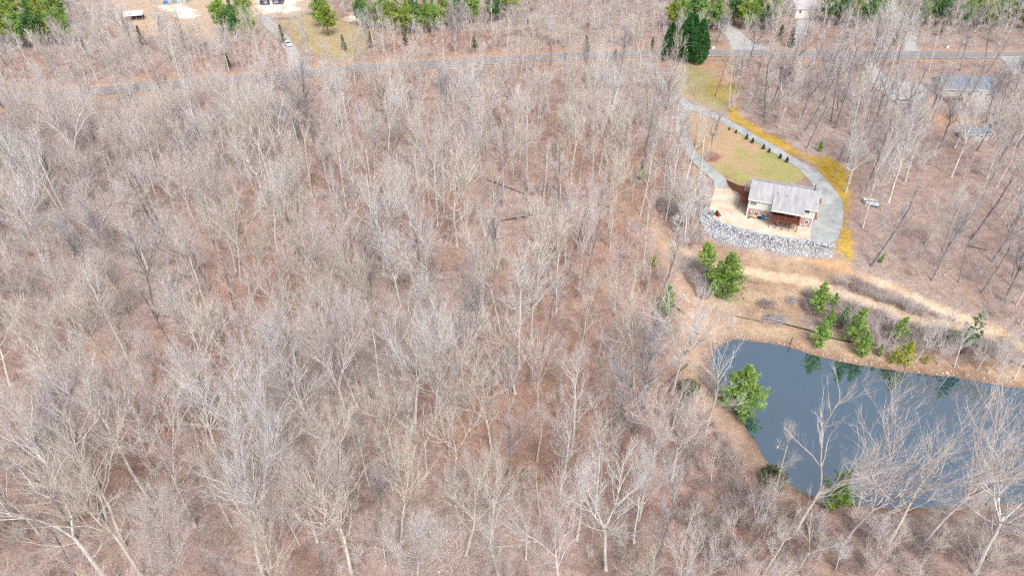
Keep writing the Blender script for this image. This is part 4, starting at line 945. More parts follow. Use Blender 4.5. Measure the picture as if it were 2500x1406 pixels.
# pale stones strewn over slope, shore and wood
sx, sy = [], []
a = rs.uniform(0, 1, 260)
L0 = smooth_line(POND[:16], .5); pick_ = rs.randint(0, len(L0), 300); sx += list(L0[pick_, 0] + rs.normal(0, .5, 300)); sy += list(L0[pick_, 1] + rs.normal(.6, .5, 300))
qx, qy, qz = G(rs.uniform(1700, 2500, 500), rs.uniform(620, 900, 500)); sx += list(qx); sy += list(qy)
qx, qy, qz = G(rs.uniform(0, 2500, 500), rs.uniform(200, 1400, 500)); sx += list(qx); sy += list(qy)
sx = np.array(sx); sy = np.array(sy); mk = (sdf(POND, sx, sy) > .1) & (sdf(PATIO, sx, sy) > 1) & (sdf(P_LAWN, sx, sy) > 0); sx, sy = sx[mk], sy[mk]
tag(link('scattered_stones', rocks('scattered_stones', sx, sy, H(sx, sy) + .02, rs.uniform(.06, .17, len(sx)), STONE, rs, [srgb(214, 204, 190), srgb(190, 176, 160), srgb(170, 158, 150), srgb(226, 222, 214)])), 'pale stones strewn along the shore and slope', kind='stuff')
# ------------------------------------------------------------------ low scrub
def brush(seed, H_, R, n, tw):
    rs = np.random.RandomState(seed); az = rs.uniform(0, 6.2832, n); r = R * rs.uniform(0, 1, n) ** .5 * .45
    base = np.stack([r * np.cos(az), r * np.sin(az), np.full(n, -.05)], 1); d = np.stack([np.cos(az) * .55, np.sin(az) * .55, np.full(n, 1.)], 1) + rs.normal(0, .22, (n, 3))
    L = H_ * rs.uniform(.5, 1.1, n); V1, T1 = twigs(base, d, L, np.full(n, .011), rs)
    dn = d / np.linalg.norm(d, axis=1)[:, None]; k = 5; g = rs.uniform(.3, 1, (n, k)); b2 = (base[:, None] + dn[:, None] * (L[:, None] * g)[..., None]).reshape(-1, 3)
    d2 = np.repeat(dn, k, 0) + rs.normal(0, .5, (n * k, 3)); V2, T2 = twigs(b2, d2, H_ * rs.uniform(.15, .4, n * k), np.full(n * k, .008), rs)
    return np_mesh('crown', np.concatenate([V1, V2]), np.concatenate([T1, T2 + len(V1)]), TWIG[tw])
KINDS += [(None, brush(91, 1.7, 1.5, 70, 'mauve'), 1.7, 'scrub', 'brush'), (None, brush(92, 1.3, 1.3, 60, 'mauve'), 1.3, 'scrub', 'brush'), (None, brush(93, 2.4, 1.6, 70, 'pink'), 2.4, 'scrub', 'brush')]
for k in (-3, -2, -1): SRC[len(KINDS) + k] = [bpy.data.objects.new('crown', KINDS[k][1])]
def fill(poly, n, seed, mind=.9):
    rs = np.random.RandomState(seed); bx = [p[0] for p in poly]; by = [p[1] for p in poly]; x = rs.uniform(min(bx), max(bx), n); y = rs.uniform(min(by), max(by), n)
    m = (sdf(poly, x, y) + (fnoise(x, y, 5, 3) - .5) * 5 < 0) & (pdist(T_UP, x, y) > 1.7) & (pdist(T_LOW, x, y) > 1.9) & (pdist(T_LEFT, x, y) > 2.2) & (sdf(POND, x, y) > 1.5) & (sdf(PATIO, x, y) > 1.0) & (sdf(P_RIP, x, y) > .6) & (sdf(P_LAWN, x, y) > 1)
    return x[m], y[m]
sc_pts = []; NB = len(KINDS) - 3
for poly, n, sd_ in ((gpoly([(2030,690),(2110,710),(2250,765),(2400,830),(2480,880),(2440,880),(2330,850),(2200,850),(2090,828),(2040,800),(1950,760),(1960,720)]), 1500, 1), (gpoly([(2060,680),(2160,705),(2290,765),(2390,800),(2300,790),(2160,748),(2080,715)]), 260, 2),
                     (gpoly([(1660,430),(1712,465),(1712,510),(1690,550),(1700,590),(1670,600),(1640,560),(1610,500),(1640,450)]), 420, 3), (gpoly([(1670,640),(1720,650),(1735,700),(1720,730),(1690,720)]), 260, 4), (gpoly([(1700,820),(1740,850),(1735,900),(1760,990),(1720,960),(1700,900)]), 160, 5),
                     (gpoly([(1640,900),(1690,960),(1760,1060),(1850,1180),(1900,1230),(2000,1260),(2500,1280),(2500,1406),(1700,1406),(1640,1200)]), 1300, 6)):
    x, y = fill(poly, n, sd_)
    for a, b, c in zip(x, y, H(x, y)): sc_pts.append((float(a), float(b), float(c), NB + rr.randrange(3), rr.uniform(.55, 1.15), rr.random() * 6.28))
instancer('scrub', 'low mauve grey scrub on the slope and along the tracks', sc_pts, [NB, NB + 1, NB + 2])
# thin pale poles of saplings on the cut slope beside the concrete yard and in the scrub
for i, (a, b, c) in enumerate([(1642,598,500),(1652,575,470),(1668,560,455),(1679,582,480),(1688,552,470),(1700,548,470),(1706,530,440),(1661,540,430),(1630,520,400)]):
    x, y, z = G1(a, b); h = min(height_to(x, y, z, c), 12); k = NBIG + 2; o = thing('sapling', 'thin pale sapling on the cut slope beside the concrete yard', 'sapling', (x, y, z), i * 1.3, 'saplings on the cut slope', h / KINDS[k][2]); link('trunk', KINDS[k][0], o); link('crown', KINDS[k][1], o)
for i, (a, b, c) in enumerate([(2120,770,735),(2140,790,748),(2165,800,760),(2230,812,770),(2260,850,790),(2300,828,780),(2340,840,790),(2420,860,800),(2090,770,735),(2210,770,735),(2235,882,785),(2290,890,790),(2330,896,800),(2385,902,795),(2412,908,812),(2442,916,805),(2476,926,825),(2150,872,800)]):
    x, y, z = G1(a, b); h = height_to(x, y, z, c); k = NBIG + (i % 4 if i < 10 else (2, 0)[i % 2]); o = thing('sapling', 'thin bare sapling in the purple scrub between track and pond' if i < 10 else 'slender bare sapling at the pond edge of the bare bank', 'sapling', (x, y, z), i * 1.3, 'saplings in the purple scrub' if i < 10 else 'saplings at the pond edge', h / KINDS[k][2]); link('trunk', KINDS[k][0], o); link('crown', KINDS[k][1], o)

# ------------------------------------------------------------------ things in the yard
def at_patio(px, py): x, y = unproj(px, py, .04); return (float(x), float(y), .045)
BLUE = mat('blue_plastic', srgb(40, 130, 200), .5, .1, 2); REDP = mat('red_paint', srgb(190, 52, 46), .45, .1, 2); ORANGE = mat('orange_plastic', srgb(236, 104, 36), .5, .1, 2); YELW = mat('pale_yellow_plastic', srgb(222, 210, 130), .6, .1, 2)
RUB = mat('black_rubber', srgb(34, 34, 38), .8, .1, 3); TANW = mat('weathered_wood', srgb(168, 150, 132), .9, .15, 3)
t_ = thing('storage_tote', 'pale plastic liquid tote in a grey metal cage beside the mower', 'tank', at_patio(1738, 525), HANG)
MB().box(-.52, .52, -.48, .48, .16, 1.08).obj('tank', mat('grey_tank_plastic', srgb(168, 178, 182), .5, .1, 2), t_, bevel=.06); mb = MB()
for zc in (.2, .42, .64, .86, 1.08): mb.box(-.56, .56, -.53, -.51, zc, zc + .03).box(-.56, .56, .51, .53, zc, zc + .03).box(-.56, -.54, -.53, .53, zc, zc + .03).box(.54, .56, -.53, .53, zc, zc + .03)
for q in np.linspace(-.55, .53, 6): mb.box(q, q + .02, -.545, -.53, .15, 1.1).box(q, q + .02, .53, .545, .15, 1.1).box(-.575, -.56, q, q + .02, .15, 1.1).box(.56, .575, q, q + .02, .15, 1.1)
mb.obj('cage', GREYM, t_); MB().box(-.55, .55, -.5, .5, 0, .03).box(-.55, .55, -.5, -.4, .03, .14).box(-.55, .55, .4, .5, .03, .14).box(-.55, .55, -.05, .05, .03, .14).obj('pallet', TANW, t_); MB().lathe([(.14, 1.08), (.14, 1.14), (.1, 1.15)], 12).obj('lid', BLACK, t_)
t_ = thing('riding_mower', 'red riding mower parked beside the caged plastic tote', 'mower', at_patio(1752, 526), HANG + .5)
MB().box(-.3, .3, -.95, -.15, .32, .78).obj('hood', REDP, t_, bevel=.08); MB().box(-.38, .38, .15, .85, .38, .55).obj('fender', REDP, t_, bevel=.05); MB().box(-.24, .24, .25, .7, .55, .67).box(-.24, .24, .62, .74, .67, 1.0).obj('seat', BLACK, t_, bevel=.04)
MB().box(-.5, .5, -.35, .3, .12, .3).obj('cutting_deck', BLACK, t_, bevel=.03); MB().tube([(0, -.12, .75), (0, .08, 1.0)], .025, 6).tube([(.17 * math.cos(q), .08 + .1 * math.sin(q), 1.0 + .14 * math.sin(q)) for q in np.linspace(0, 6.2832, 13)], .018, 5).obj('steering_wheel', BLACK, t_)
for sx_ in (-1, 1):
    for y_, r_, w_ in ((-.72, .19, .14), (.55, .27, .2)):
        wh = MB().tube([(sx_ * .34, y_, r_), (sx_ * (.34 + w_), y_, r_)], r_, 14).obj('wheel', RUB, t_); MB().tube([(sx_ * .36, y_, r_), (sx_ * (.35 + w_), y_, r_)], r_ * .5, 10).obj('rim', WPLA, wh)
def barrel(px, py, m, label, h=.88, r=.29, lidm=None):
    o = thing('barrel', label, 'barrel', at_patio(px, py)); b_ = MB().lathe([(r * .92, 0), (r, .05), (r, h * .32), (r * 1.04, h * .34), (r, h * .36), (r, h * .64), (r * 1.04, h * .66), (r, h * .68), (r, h * .95), (r * .95, h)], 16).obj('drum', m, o)
    MB().lathe([(r * .98, h), (r * .98, h + .03), (r * .3, h + .045)], 16).obj('lid', lidm or m, o); return o
barrel(1861, 536, BLUE, 'bright blue plastic barrel against the brick wall', 1.0, .34); barrel(1853, 534, BLACK, 'black barrel with white lid beside the blue barrel', .9, .32, WPLA); barrel(1947, 550, BLACK, 'black bin with white lid under the porch end', .8, .28, WPLA); barrel(1891.5, 547.5, REDP, 'small red bucket on the patio under the porch', .38, .18, REDP)
def table(px, py, L_, W_, h, m, label, rz=0, name='table'):
    o = thing(name, label, name.split('_')[-1], at_patio(px, py), HANG + rz); MB().box(-L_/2, L_/2, -W_/2, W_/2, h - .05, h).obj('table_top', m, o, bevel=.01)
    for a in (-1, 1):
        for b in (-1, 1): MB().box(a * (L_/2 - .06) - .03, a * (L_/2 - .06) + .03, b * (W_/2 - .06) - .03, b * (W_/2 - .06) + .03, 0, h - .05).obj('leg', BLACK, o)
    return o
table(1838, 532, 1.15, .6, .5, YELW, 'pale yellow bench against the brick wall', 0, 'bench'); table(1903, 553, 1.5, .85, .74, mat('grey_table_top', srgb(186, 184, 172), .7, .1, 2), 'long grey topped table under the porch'); table(1932, 557, .9, .55, .45, WPLA, 'low white table under the porch', .1)
t_ = thing('grill', 'barbecue grill with black domed lid under the porch', 'grill', at_patio(1925.5, 553), HANG)
MB().lathe([(.34, .75), (.37, .9), (.33, 1.05), (.2, 1.15), (.05, 1.18)], 16).obj('lid', BLACK, t_); MB().lathe([(.1, .5), (.25, .56), (.34, .75)], 16).obj('bowl', GREYM, t_)
for q in (0, 2.1, 4.2): MB().tube([(.2 * math.cos(q), .2 * math.sin(q), .58), (.34 * math.cos(q), .34 * math.sin(q), 0)], .02, 5).obj('leg', GREYM, t_)
t_ = thing('cooler', 'orange drink cooler standing under the porch', 'cooler', at_patio(1939, 555), HANG); MB().lathe([(.2, 0), (.22, .1), (.22, .55), (.21, .6)], 14).obj('body', ORANGE, t_); MB().lathe([(.23, .6), (.23, .68), (.1, .72)], 14).obj('lid', WPLA, t_)
def chair(px, py, rz, label):
    o = thing('garden_chair', label, 'chair', at_patio(px, py), HANG + rz); MB().box(-.25, .25, -.24, .24, .4, .45).obj('seat', WPLA, o, bevel=.02); mb = MB()
    for q in np.linspace(-.22, .17, 5): mb.box(q, q + .05, .22, .26, .45, .9)
    mb.box(-.25, .25, .21, .27, .84, .93).obj('backrest', WPLA, o)
    for a in (-.22, .22):
        for b in (-.21, .21): MB().box(a - .025, a + .025, b - .025, b + .025, 0, .4).obj('leg', WPLA, o)
        MB().box(a - .03, a + .03, -.2, .24, .62, .66).obj('armrest', WPLA, o)
chair(1955, 552, .3, 'white plastic garden chair beside the porch end post'); chair(1963, 553.5, -.4, 'white plastic garden chair beneath the small basement window')
t_ = thing('dog_kennel_bowl', 'small dark tub at the corner of the brick wall', 'tub', at_patio(1827, 532.5)); MB().lathe([(.2, 0), (.26, .22), (.27, .24), (.2, .08)], 14).obj('tub', BLACK, t_); t_.name = 'tub'
t_ = thing('sack', 'white sack slumped at the edge of the concrete yard', 'sack', at_patio(1756, 534)); MB().lathe([(.22, 0), (.3, .1), (.27, .35), (.14, .55), (.08, .62), (.12, .7)], 10).obj('bag', WPLA, t_, True); t_.rotation_euler = (.25, .2, .4)
t_ = thing('yard_marker', 'white post standing on the bare slope beside the bushy pine', 'post', G1(1796, 655)); MB().tube([(0, 0, -.3), (0, 0, 1.5)], .05, 8).obj('shaft', WPLA, t_); MB().lathe([(.07, 1.5), (.07, 1.56), (.02, 1.62)], 8).obj('cap', WPLA, t_); t_.name = 'marker_post'

# ------------------------------------------------------------------ vehicles and boats
WCAR = mat('white_car_paint', srgb(228, 230, 232), .35, .03, 1, spec=.5); TYRE = RUB; CHROME = mat('grey_wheel_metal', srgb(170, 172, 176), .4, .05, 2, metal=.6); LAMP = mat('headlight_glass', srgb(226, 230, 232), .2, .05, 2); TAIL = mat('tail_light', srgb(150, 24, 24), .3, .05, 2)
def car(loc, rz, label, suv=True):
    o = thing('parked_car', label, 'car', loc, rz); L_, W_, hb = 4.6, 1.85, .95; ht = 1.72 if suv else 1.45
    prof = [(-2.3, .35), (-2.3, .8), (-2.15, hb), (-1.0, hb + .08), (2.15, hb + .05), (2.3, .8), (2.3, .35)]
    MB().slab([(x, -W_/2, z) for x, z in prof][::-1], (0, W_, 0)).obj('body', WCAR, o, bevel=.07)
    gp = [(-1.05, hb + .05), (-.35, ht - .06), (1.75 if suv else 1.2, ht - .06), (2.12 if suv else 1.9, hb + .05)]
    cb = MB().slab([(x, -W_/2 + .1, z) for x, z in gp][::-1], (0, W_ - .2, 0)).obj('cabin_glass', GLASS, o, bevel=.04); MB().box(-.4, 1.72 if suv else 1.2, -W_/2 + .14, W_/2 - .14, ht - .06, ht).obj('roof_panel', WCAR, cb, bevel=.03)
    for x in (-1.42, 1.4):
        for sgn in (-1, 1):
            wh = MB().tube([(x, sgn * (W_/2 - .2), .34), (x, sgn * (W_/2 + .01), .34)], .34, 16).obj('wheel', TYRE, o); MB().tube([(x, sgn * (W_/2 - .1), .34), (x, sgn * (W_/2 + .02), .34)], .2, 10).obj('rim', CHROME, wh)
    for sgn in (-1, 1):
        MB().box(-2.32, -2.26, sgn * .62 - .2, sgn * .62 + .2, .66, .82).obj('headlight', LAMP, o); MB().box(2.26, 2.32, sgn * .7 - .12, sgn * .7 + .12, .65, .9).obj('tail_light', TAIL, o); MB().box(-.75, -.6, sgn * (W_/2 + .09) - .09, sgn * (W_/2 + .09) + .09, hb + .02, hb + .17).obj('mirror', WCAR, o)
    return o
p = G1(2203, 254); car((p[0], p[1], p[2] + .13), rad(190), 'white car parked on the gravel beside the grey roofed house')
p = G1(704, 112); car((p[0], p[1], p[2] + .1), rad(120), 'white car parked beside the gravel drive across the road', False)
p = G1(2285, 26); car((p[0], p[1], p[2]), rad(20), 'white car among pines beyond the side road')
def boat(loc, rz, m, label, L_=3.6, W_=1.35, tarp=None):
    o = thing('small_boat', label, 'boat', loc, rz); st = np.linspace(0, 1, 9); V = []; F = []
    for s_ in st:
        w_ = W_ / 2 * min(1, 1.15 * (1 - s_ ** 3.2)) * (.9 + .1 * (s_ < .5)); x = (s_ - .5) * L_; k = .08 + .3 * s_ ** 3
        V += [(x, -w_, .62 + .1 * s_), (x, -w_ * .8, .22 + k * .5), (x, 0, .12 + k), (x, w_ * .8, .22 + k * .5), (x, w_, .62 + .1 * s_), (x, w_ * .9, .6 + .1 * s_), (x, w_ * .7, .32 + k * .5), (x, 0, .26 + k), (x, -w_ * .7, .32 + k * .5), (x, -w_ * .9, .6 + .1 * s_)]
    for i in range(8):
        for j in range(10): F.append((i * 10 + j, i * 10 + (j + 1) % 10, i * 10 + 10 + (j + 1) % 10, i * 10 + 10 + j))
    F += [tuple(range(10))[::-1], tuple(80 + j for j in range(10))]
    mesh_obj('hull', V, F, m, o)
    for x in (-.9, .1): MB().box(x, x + .28, -W_ * .4, W_ * .4, .5, .55).obj('bench', m, o)
    if tarp: MB().slab([(-1.7, -.62, .74), (1.2, -.5, .8), (1.2, .5, .8), (-1.7, .62, .74)], (0, 0, .1)).obj('cover', tarp, o, bevel=.05)
    return o
b1 = G1(2126, 502); boat((b1[0], b1[1], b1[2]), rad(160), mat('pale_blue_hull', srgb(206, 214, 224), .5, .06, 2), 'pale blue white rowing boat lying in the leaf litter')
b2 = G1(2123, 494); o = boat((b2[0], b2[1], b2[2]), rad(-8), mat('cream_hull', srgb(214, 212, 200), .6, .08, 2), 'cream covered rowing boat with yellow patch beside the blue one', tarp=mat('cream_cover', srgb(216, 214, 204), .8, .06, 2)); MB().box(-.1, .35, .05, .4, .9, .98).obj('float_cushion', mat('yellow_vinyl', srgb(232, 190, 60), .6, .05, 2), o, bevel=.03)
x, y = unproj(1898, 1091, WATER); t_ = thing('jug_float', 'small white jug floating on the pond between bare crowns', 'float', (float(x), float(y), WATER - .08), .6); MB().lathe([(.13, 0), (.16, .05), (.16, .28), (.06, .38), (.05, .44)], 12).obj('jug', WPLA, t_, True); MB().lathe([(.055, .44), (.055, .48), (.03, .49)], 10).obj('cap', STAIN, t_)

# ------------------------------------------------------------------ utility poles and wires
POLE = mat('grey_utility_pole', srgb(150, 144, 136), .9, .15, 2, stretch=(3, 3, .4)); WIRE = mat('bright_cable', srgb(178, 174, 160), .5, .05, 3)
def pole(bx, by, ty, label, kit=False):
    x, y, z = G1(bx, by); h = min(max(height_to(x, y, z, ty), 7), 12.5); o = thing('utility_pole', label, 'utility pole', (x, y, z), .1)
    MB().tube([(0, 0, -.5), (0, 0, h)], [.16, .1], 10).obj('shaft', POLE, o); ca = MB().box(-.9, .9, -.06, .06, h - .75, h - .62).obj('crossarm', POLE, o)
    for q in (-.8, 0, .8): MB().lathe([(.03, h - .62), (.05, h - .55), (.03, h - .48)], 8, (q, 0)).obj('insulator', CHROME, ca)
    if kit:
        MB().lathe([(.2, h - 2.4), (.22, h - 2.35), (.22, h - 1.6), (.1, h - 1.52)], 12, (.36, 0)).obj('transformer', GREYM, o); MB().tube([(0, 0, h - 3.2), (.9, -.3, h - 3)], .03, 6).obj('lamp_arm', GREYM, o); MB().lathe([(.16, h - 3.12), (.18, h - 3.02), (.05, h - 2.94)], 10, (.95, -.3)).obj('lamp_head', WPLA, o)
    return x, y, z + h
pA = pole(1665, 160, 101, 'utility pole with transformer in front of the roadside cypresses', True); pB = pole(1752, 102, 38, 'utility pole beside the grey side road'); x_, y_, z_ = G1(2330, 152); pC = pole(2330, 152, 90, 'utility pole among bare trees along the road')
x, y, z = G1(1695, 236); h = 3.4; o = thing('service_post', 'grey service post beside the driveway fork', 'post', (x, y, z)); MB().box(-.08, .08, -.08, .08, -.3, h).obj('shaft', POLE, o); MB().box(-.16, .16, -.24, -.08, 1.3, 1.8).obj('meter_box', GREYM, o); pS = (x, y, z + h)
def wire(a, b, sag, label, dx=0, dz=0):
    a = np.array(a) + np.array([dx, 0, dz]); b = np.array(b) + np.array([dx, 0, dz]); pts = [a + (b - a) * t - np.array([0, 0, sag * 4 * t * (1 - t)]) for t in np.linspace(0, 1, 15)]
    o = MB().tube([p - a for p in pts], .022, 4).obj('power_line', WIRE); o.location = a; tag(o, label, 'cable', 'overhead cables')
wire(pA, pC, 1.2, 'overhead cable along the road from the cypresses', .8, -.5); wire(pA, pC, 1.2, 'lower overhead cable along the road', 0, -1.5); wire(pA, pB, .8, 'overhead cable crossing the road to the side road pole', -.8, -.5); wire(pA, pS, .8, 'service cable dropping to the driveway fork post', 0.1, -2.2); wire(pA, pS, 1.1, 'second service cable dropping to the driveway fork post', .35, -2.3)
for a, b, lb in ((1741, 119, 'white utility cabinet on the verge beside the road'), (1755, 68, 'white utility cabinet beside the side road pole'), (2312, 118, 'pale utility cabinet on the far verge')):
    o = thing('utility_cabinet', lb, 'cabinet', G1(a, b)); MB().box(-.45, .45, -.35, .35, -.1, .95).obj('body', WPLA, o, bevel=.03); MB().box(-.48, .48, -.38, .38, .95, 1.02).obj('lid', GREYM, o)

# ------------------------------------------------------------------ other buildings
def gable_house(name, label, cat, a, b, depth, wall_h, rise, wm_, rm, wins=(), ov=.4, doors=(), toward=True, side_wins=()):
    """long front wall runs from ground point a to b (pixels); depth goes away from the camera"""
    A = np.array(G1(*a)); Bq = np.array(G1(*b)); z0 = min(A[2], Bq[2]); d = Bq[:2] - A[:2]; L_ = float(np.linalg.norm(d)); o = thing(name, label, cat, (A[0], A[1], z0), math.atan2(d[1], d[0]))
    D_ = depth; mb = MB().box(0, L_, 0, D_, -1.0, wall_h)
    for x0, x1 in ((0, .15), (L_ - .15, L_)): mb.slab([(x0, 0, wall_h), (x0, D_, wall_h), (x0, D_ / 2, wall_h + rise)], (x1 - x0, 0, 0))
    wl = mb.obj('wall', wm_, o); sl_ = rise / (D_ / 2); e = wall_h - ov * sl_; mb = MB()
    mb.slab([(-ov, -ov, e), (L_ + ov, -ov, e), (L_ + ov, D_ / 2, wall_h + rise), (-ov, D_ / 2, wall_h + rise)], (0, 0, .15)); mb.slab([(-ov, D_ / 2, wall_h + rise), (L_ + ov, D_ / 2, wall_h + rise), (L_ + ov, D_ + ov, e), (-ov, D_ + ov, e)], (0, 0, .15))
    rf = mb.obj('roof', rm, o); MB().box(-ov, L_ + ov, -ov - .05, -ov - .003, e - .05, e + .15).obj('gutter', WTRIM, rf)
    for sx_ in (-ov - .03, L_ + ov):
        m2 = MB()
        for yy in (-ov, D_ + ov): m2.slab([(sx_, yy, e - .05), (sx_, D_ / 2, wall_h + rise - .05), (sx_, D_ / 2, wall_h + rise + .17), (sx_, yy, e + .17)], (.03, 0, 0))
        m2.obj('rake_board', WTRIM, rf)
    for (f, z, w_, h_) in wins: window(f * L_ - w_ / 2, f * L_ + w_ / 2, z, z + h_, 2, 2, o, .1)
    for (f, w_, h_, m) in doors: MB().box(f * L_ - w_ / 2, f * L_ + w_ / 2, -.06, -.005, -.2, h_).obj('door', m, o)
    for (y, z, w_, h_) in side_wins:
        wp = MB().box(-.06, -.005, y - w_ / 2 - .1, y + w_ / 2 + .1, z - .1, z + h_ + .1).obj('window', WTRIM, o); MB().box(-.075, -.058, y - w_ / 2, y + w_ / 2, z, z + h_).obj('pane', GLASS, wp)
    return o, L_
DSH = mat('blue_grey_shingles', srgb(128, 136, 148), .9, .18, 1.2, stretch=(1, .4, .4)); GSID = mat('greenish_grey_siding', srgb(192, 194, 182), .8, .06, 1)
h2, L2 = gable_house('house', 'grey sided house with dark blue grey roof behind bare trees', 'house', (2296,242), (2416,247), 9.0, 3.7, 2.6, GSID, DSH, [(.55, 1.6, 1.2, 1.2), (.78, 1.6, 1.2, 1.2), (.92, 1.6, .8, 1.0)], side_wins=[(3, 1.6, .8, 1.2), (6, 1.6, .8, 1.2)])
dk2 = MB().box(.6, 5.2, -2.8, -.05, 1.0, 1.12).obj('porch_deck', STAIN, h2); m2 = MB().box(.6, 5.2, -2.84, -2.76, 1.95, 2.03).box(.6, .68, -2.8, -.05, 1.95, 2.03).box(5.12, 5.2, -2.8, -.05, 1.95, 2.03)
for q in np.arange(.6, 5.2, .16): m2.box(q, q + .05, -2.82, -2.78, 1.12, 1.95)
m2.obj('railing', STAIN, dk2)
for q in (.7, 2.9, 5.1): MB().box(q - .06, q + .06, -2.8, -2.68, -.6, 2.0).obj('post', STAIN, dk2)
m2 = MB()
for i in range(6): m2.box(2.2, 3.4, -3.1 - i * .28, -2.85 - i * .28, .85 - i * .18, .95 - i * .18)
m2.obj('steps', STAIN, dk2)
gable_house('garden_shed', 'small grey shed with brown door among bare trees', 'shed', (2352,343), (2410,346), 3.6, 2.2, 1.1, GSID, DSH, [(.7, .9, .7, .7)], .25, [(.25, .9, 1.9, STAIN)])
gable_house('house', 'white garage house with pale roof across the road', 'house', (1940,46), (1990,46), 9, 4.2, 2.6, mat('white_siding', srgb(232, 230, 224), .7, .04, 1), mat('pale_shingles', srgb(188, 184, 186), .9, .12, 1), [(.2, 2.4, .9, 1.1)], .4, [(.55, 2.6, 2.3, WPLA)])
gable_house('barn', 'grey metal barn on the sandy clearing', 'barn', (411,9), (455,9), 9, 3.4, 1.6, mat('grey_metal_cladding', srgb(176, 188, 188), .6, .06, 1, stretch=(6, 6, .5)), GREYM, [(.8, 1.2, .9, .9)], .3, [(.35, 2.6, 2.5, GREYM)])
gable_house('house', 'dark sided house behind the sandy clearing', 'house', (636,14), (690,12), 8, 2.6, 1.8, mat('dark_blue_siding', srgb(78, 70, 108), .8, .1, 1), mat('pale_metal_roof', srgb(214, 216, 222), .5, .05, 1), [(.25, 1.0, 1.1, 1.0), (.75, 1.0, 1.1, 1.0)], .5, [(.5, 1.0, 2.0, WPLA)])
# open fronted shed with a white sheet roof
a = np.array(G1(306, 55)); c_ = np.array(G1(350, 51)); d = c_[:2] - a[:2]; Lq = float(np.linalg.norm(d)); o = thing('open_shed', 'open timber shed with white sheet metal roof beside the pines', 'shed', (a[0], a[1], a[2]), math.atan2(d[1], d[0]))
sh_roof = MB(); npan = 8
for i in range(npan):
    x0 = -.4 + i * (Lq + .8) / npan; MB().slab([(x0, -.5, 2.35), (x0 + (Lq + .8) / npan - .03, -.5, 2.35), (x0 + (Lq + .8) / npan - .03, 4.6, 3.2), (x0, 4.6, 3.2)], (0, 0, .05)).obj('roof_sheet', mat('white_sheet_metal', srgb(226, 226, 236), .4, .06, 1), o)
for q in np.linspace(.1, Lq - .1, 4):
    for yy, hh_ in ((.1, 2.4), (4.2, 3.1)): MB().box(q - .07, q + .07, yy - .07, yy + .07, -.3, hh_).obj('post', TANW, o)
MB().box(0, Lq, 4.2, 4.25, -.2, 3.0).obj('back_wall', mat('dark_timber', srgb(84, 72, 96), .9, .1, 2), o)
p = G1(405, 10); t_ = thing('tarp_heap', 'blue tarpaulin heap beside the grey barn', 'tarpaulin', p); MB().lathe([(1.2, -.1), (1.15, .5), (.8, 1.1), (.3, 1.35)], 9).obj('tarpaulin', mat('blue_tarpaulin', srgb(30, 120, 210), .5, .2, 1.5), t_)
x, y, z = G1(414, 80); o = thing('yard_light', 'tall yard light pole on the sandy clearing', 'lamp post', (x, y, z)); MB().tube([(0, 0, -.3), (0, 0, 5)], [.11, .08], 8).obj('shaft', POLE, o); MB().tube([(0, 0, 4.8), (-.5, 0, 5)], .04, 6).obj('lamp_arm', GREYM, o); MB().lathe([(.2, 4.86), (.24, 4.95), (.1, 5.08)], 10, (-.55, 0)).obj('lamp_head', WPLA, o)
def fence(pts, label):
    Ln = gline(pts, 2.6); o = thing('paddock_fence', label, 'fence', (float(Ln[0][0]), float(Ln[0][1]), 0)); zz = H(Ln[:, 0], Ln[:, 1]); O = Ln[0]
    for i, (p, z) in enumerate(zip(Ln, zz)):
        MB().box(p[0] - O[0] - .07, p[0] - O[0] + .07, p[1] - O[1] - .07, p[1] - O[1] + .07, z - .4, z + 1.4).obj('post', TANW, o)
        if i < len(Ln) - 1:
            for hz in (.45, .85, 1.25):
                MB().tube([(p[0] - O[0], p[1] - O[1] - .09, z + hz), (Ln[i + 1][0] - O[0], Ln[i + 1][1] - O[1] - .09, zz[i + 1] + hz)], .05, 4).obj('rail', TANW, o)
fence([(803,50),(850,56),(900,61),(950,66),(990,70)], 'three rail timber paddock fence along the sandy strip'); fence([(840,12),(883,22),(930,32)], 'three rail timber fence at the back of the paddock')

# ------------------------------------------------------------------ fallen timber, brush piles, pipe
LOGP = mat('pale_dead_wood', srgb(176, 165, 154), .9, .15, 1.5, stretch=(2, 2, 1)); LOGD = mat('dark_rotten_log', srgb(92, 84, 84), .9, .2, 1.5); CUT = mat('fresh_cut_wood', srgb(222, 184, 132), .9, .1, 4)
def log(p, q_, r, m, label, stubs=3, lift=0.0):
    a = np.array(G1(*p)); b = np.array(G1(*q_)); a[2] += r * .7; b[2] += r * .6 + lift; mid = (a + b) / 2; mid[2] = max(mid[2], float(H(mid[:1], mid[1:2])[0]) + r * .6); o = thing('fallen_log', label, 'log', tuple(a))
    MB().tube([(0, 0, 0), tuple(mid - a), tuple(b - a)], [r, r * .85, r * .55], 8).obj('stem', m, o); rg = random.Random(int(p[0]))
    MB().tube([tuple((a - b) / np.linalg.norm(b - a) * .004), tuple((b - a) / np.linalg.norm(b - a) * .02)], r * .8, 8).obj('cut_end', CUT, o)
    for i in range(stubs):
        f = rg.uniform(.4, .95); s_ = (b - a) * f; MB().tube([tuple(s_), tuple(s_ + np.array([rg.uniform(-.7, .7), rg.uniform(-.5, .7), rg.uniform(.3, 1.2)]))], [r * .3, .015], 5).obj('branch_stub', m, o)
log((1045,537),(1162,517),.2,LOGP,'long pale fallen trunk with broken orange butt in the wood',5); log((1222,540),(1325,522),.17,LOGD,'dark fallen trunk beyond the long pale one',4); log((178,1209),(242,1189),.55,LOGP,'thick pale log lying across the hollow',1); log((968,243),(1040,245),.24,LOGD,'dark fallen trunk in the wood near the road',3)
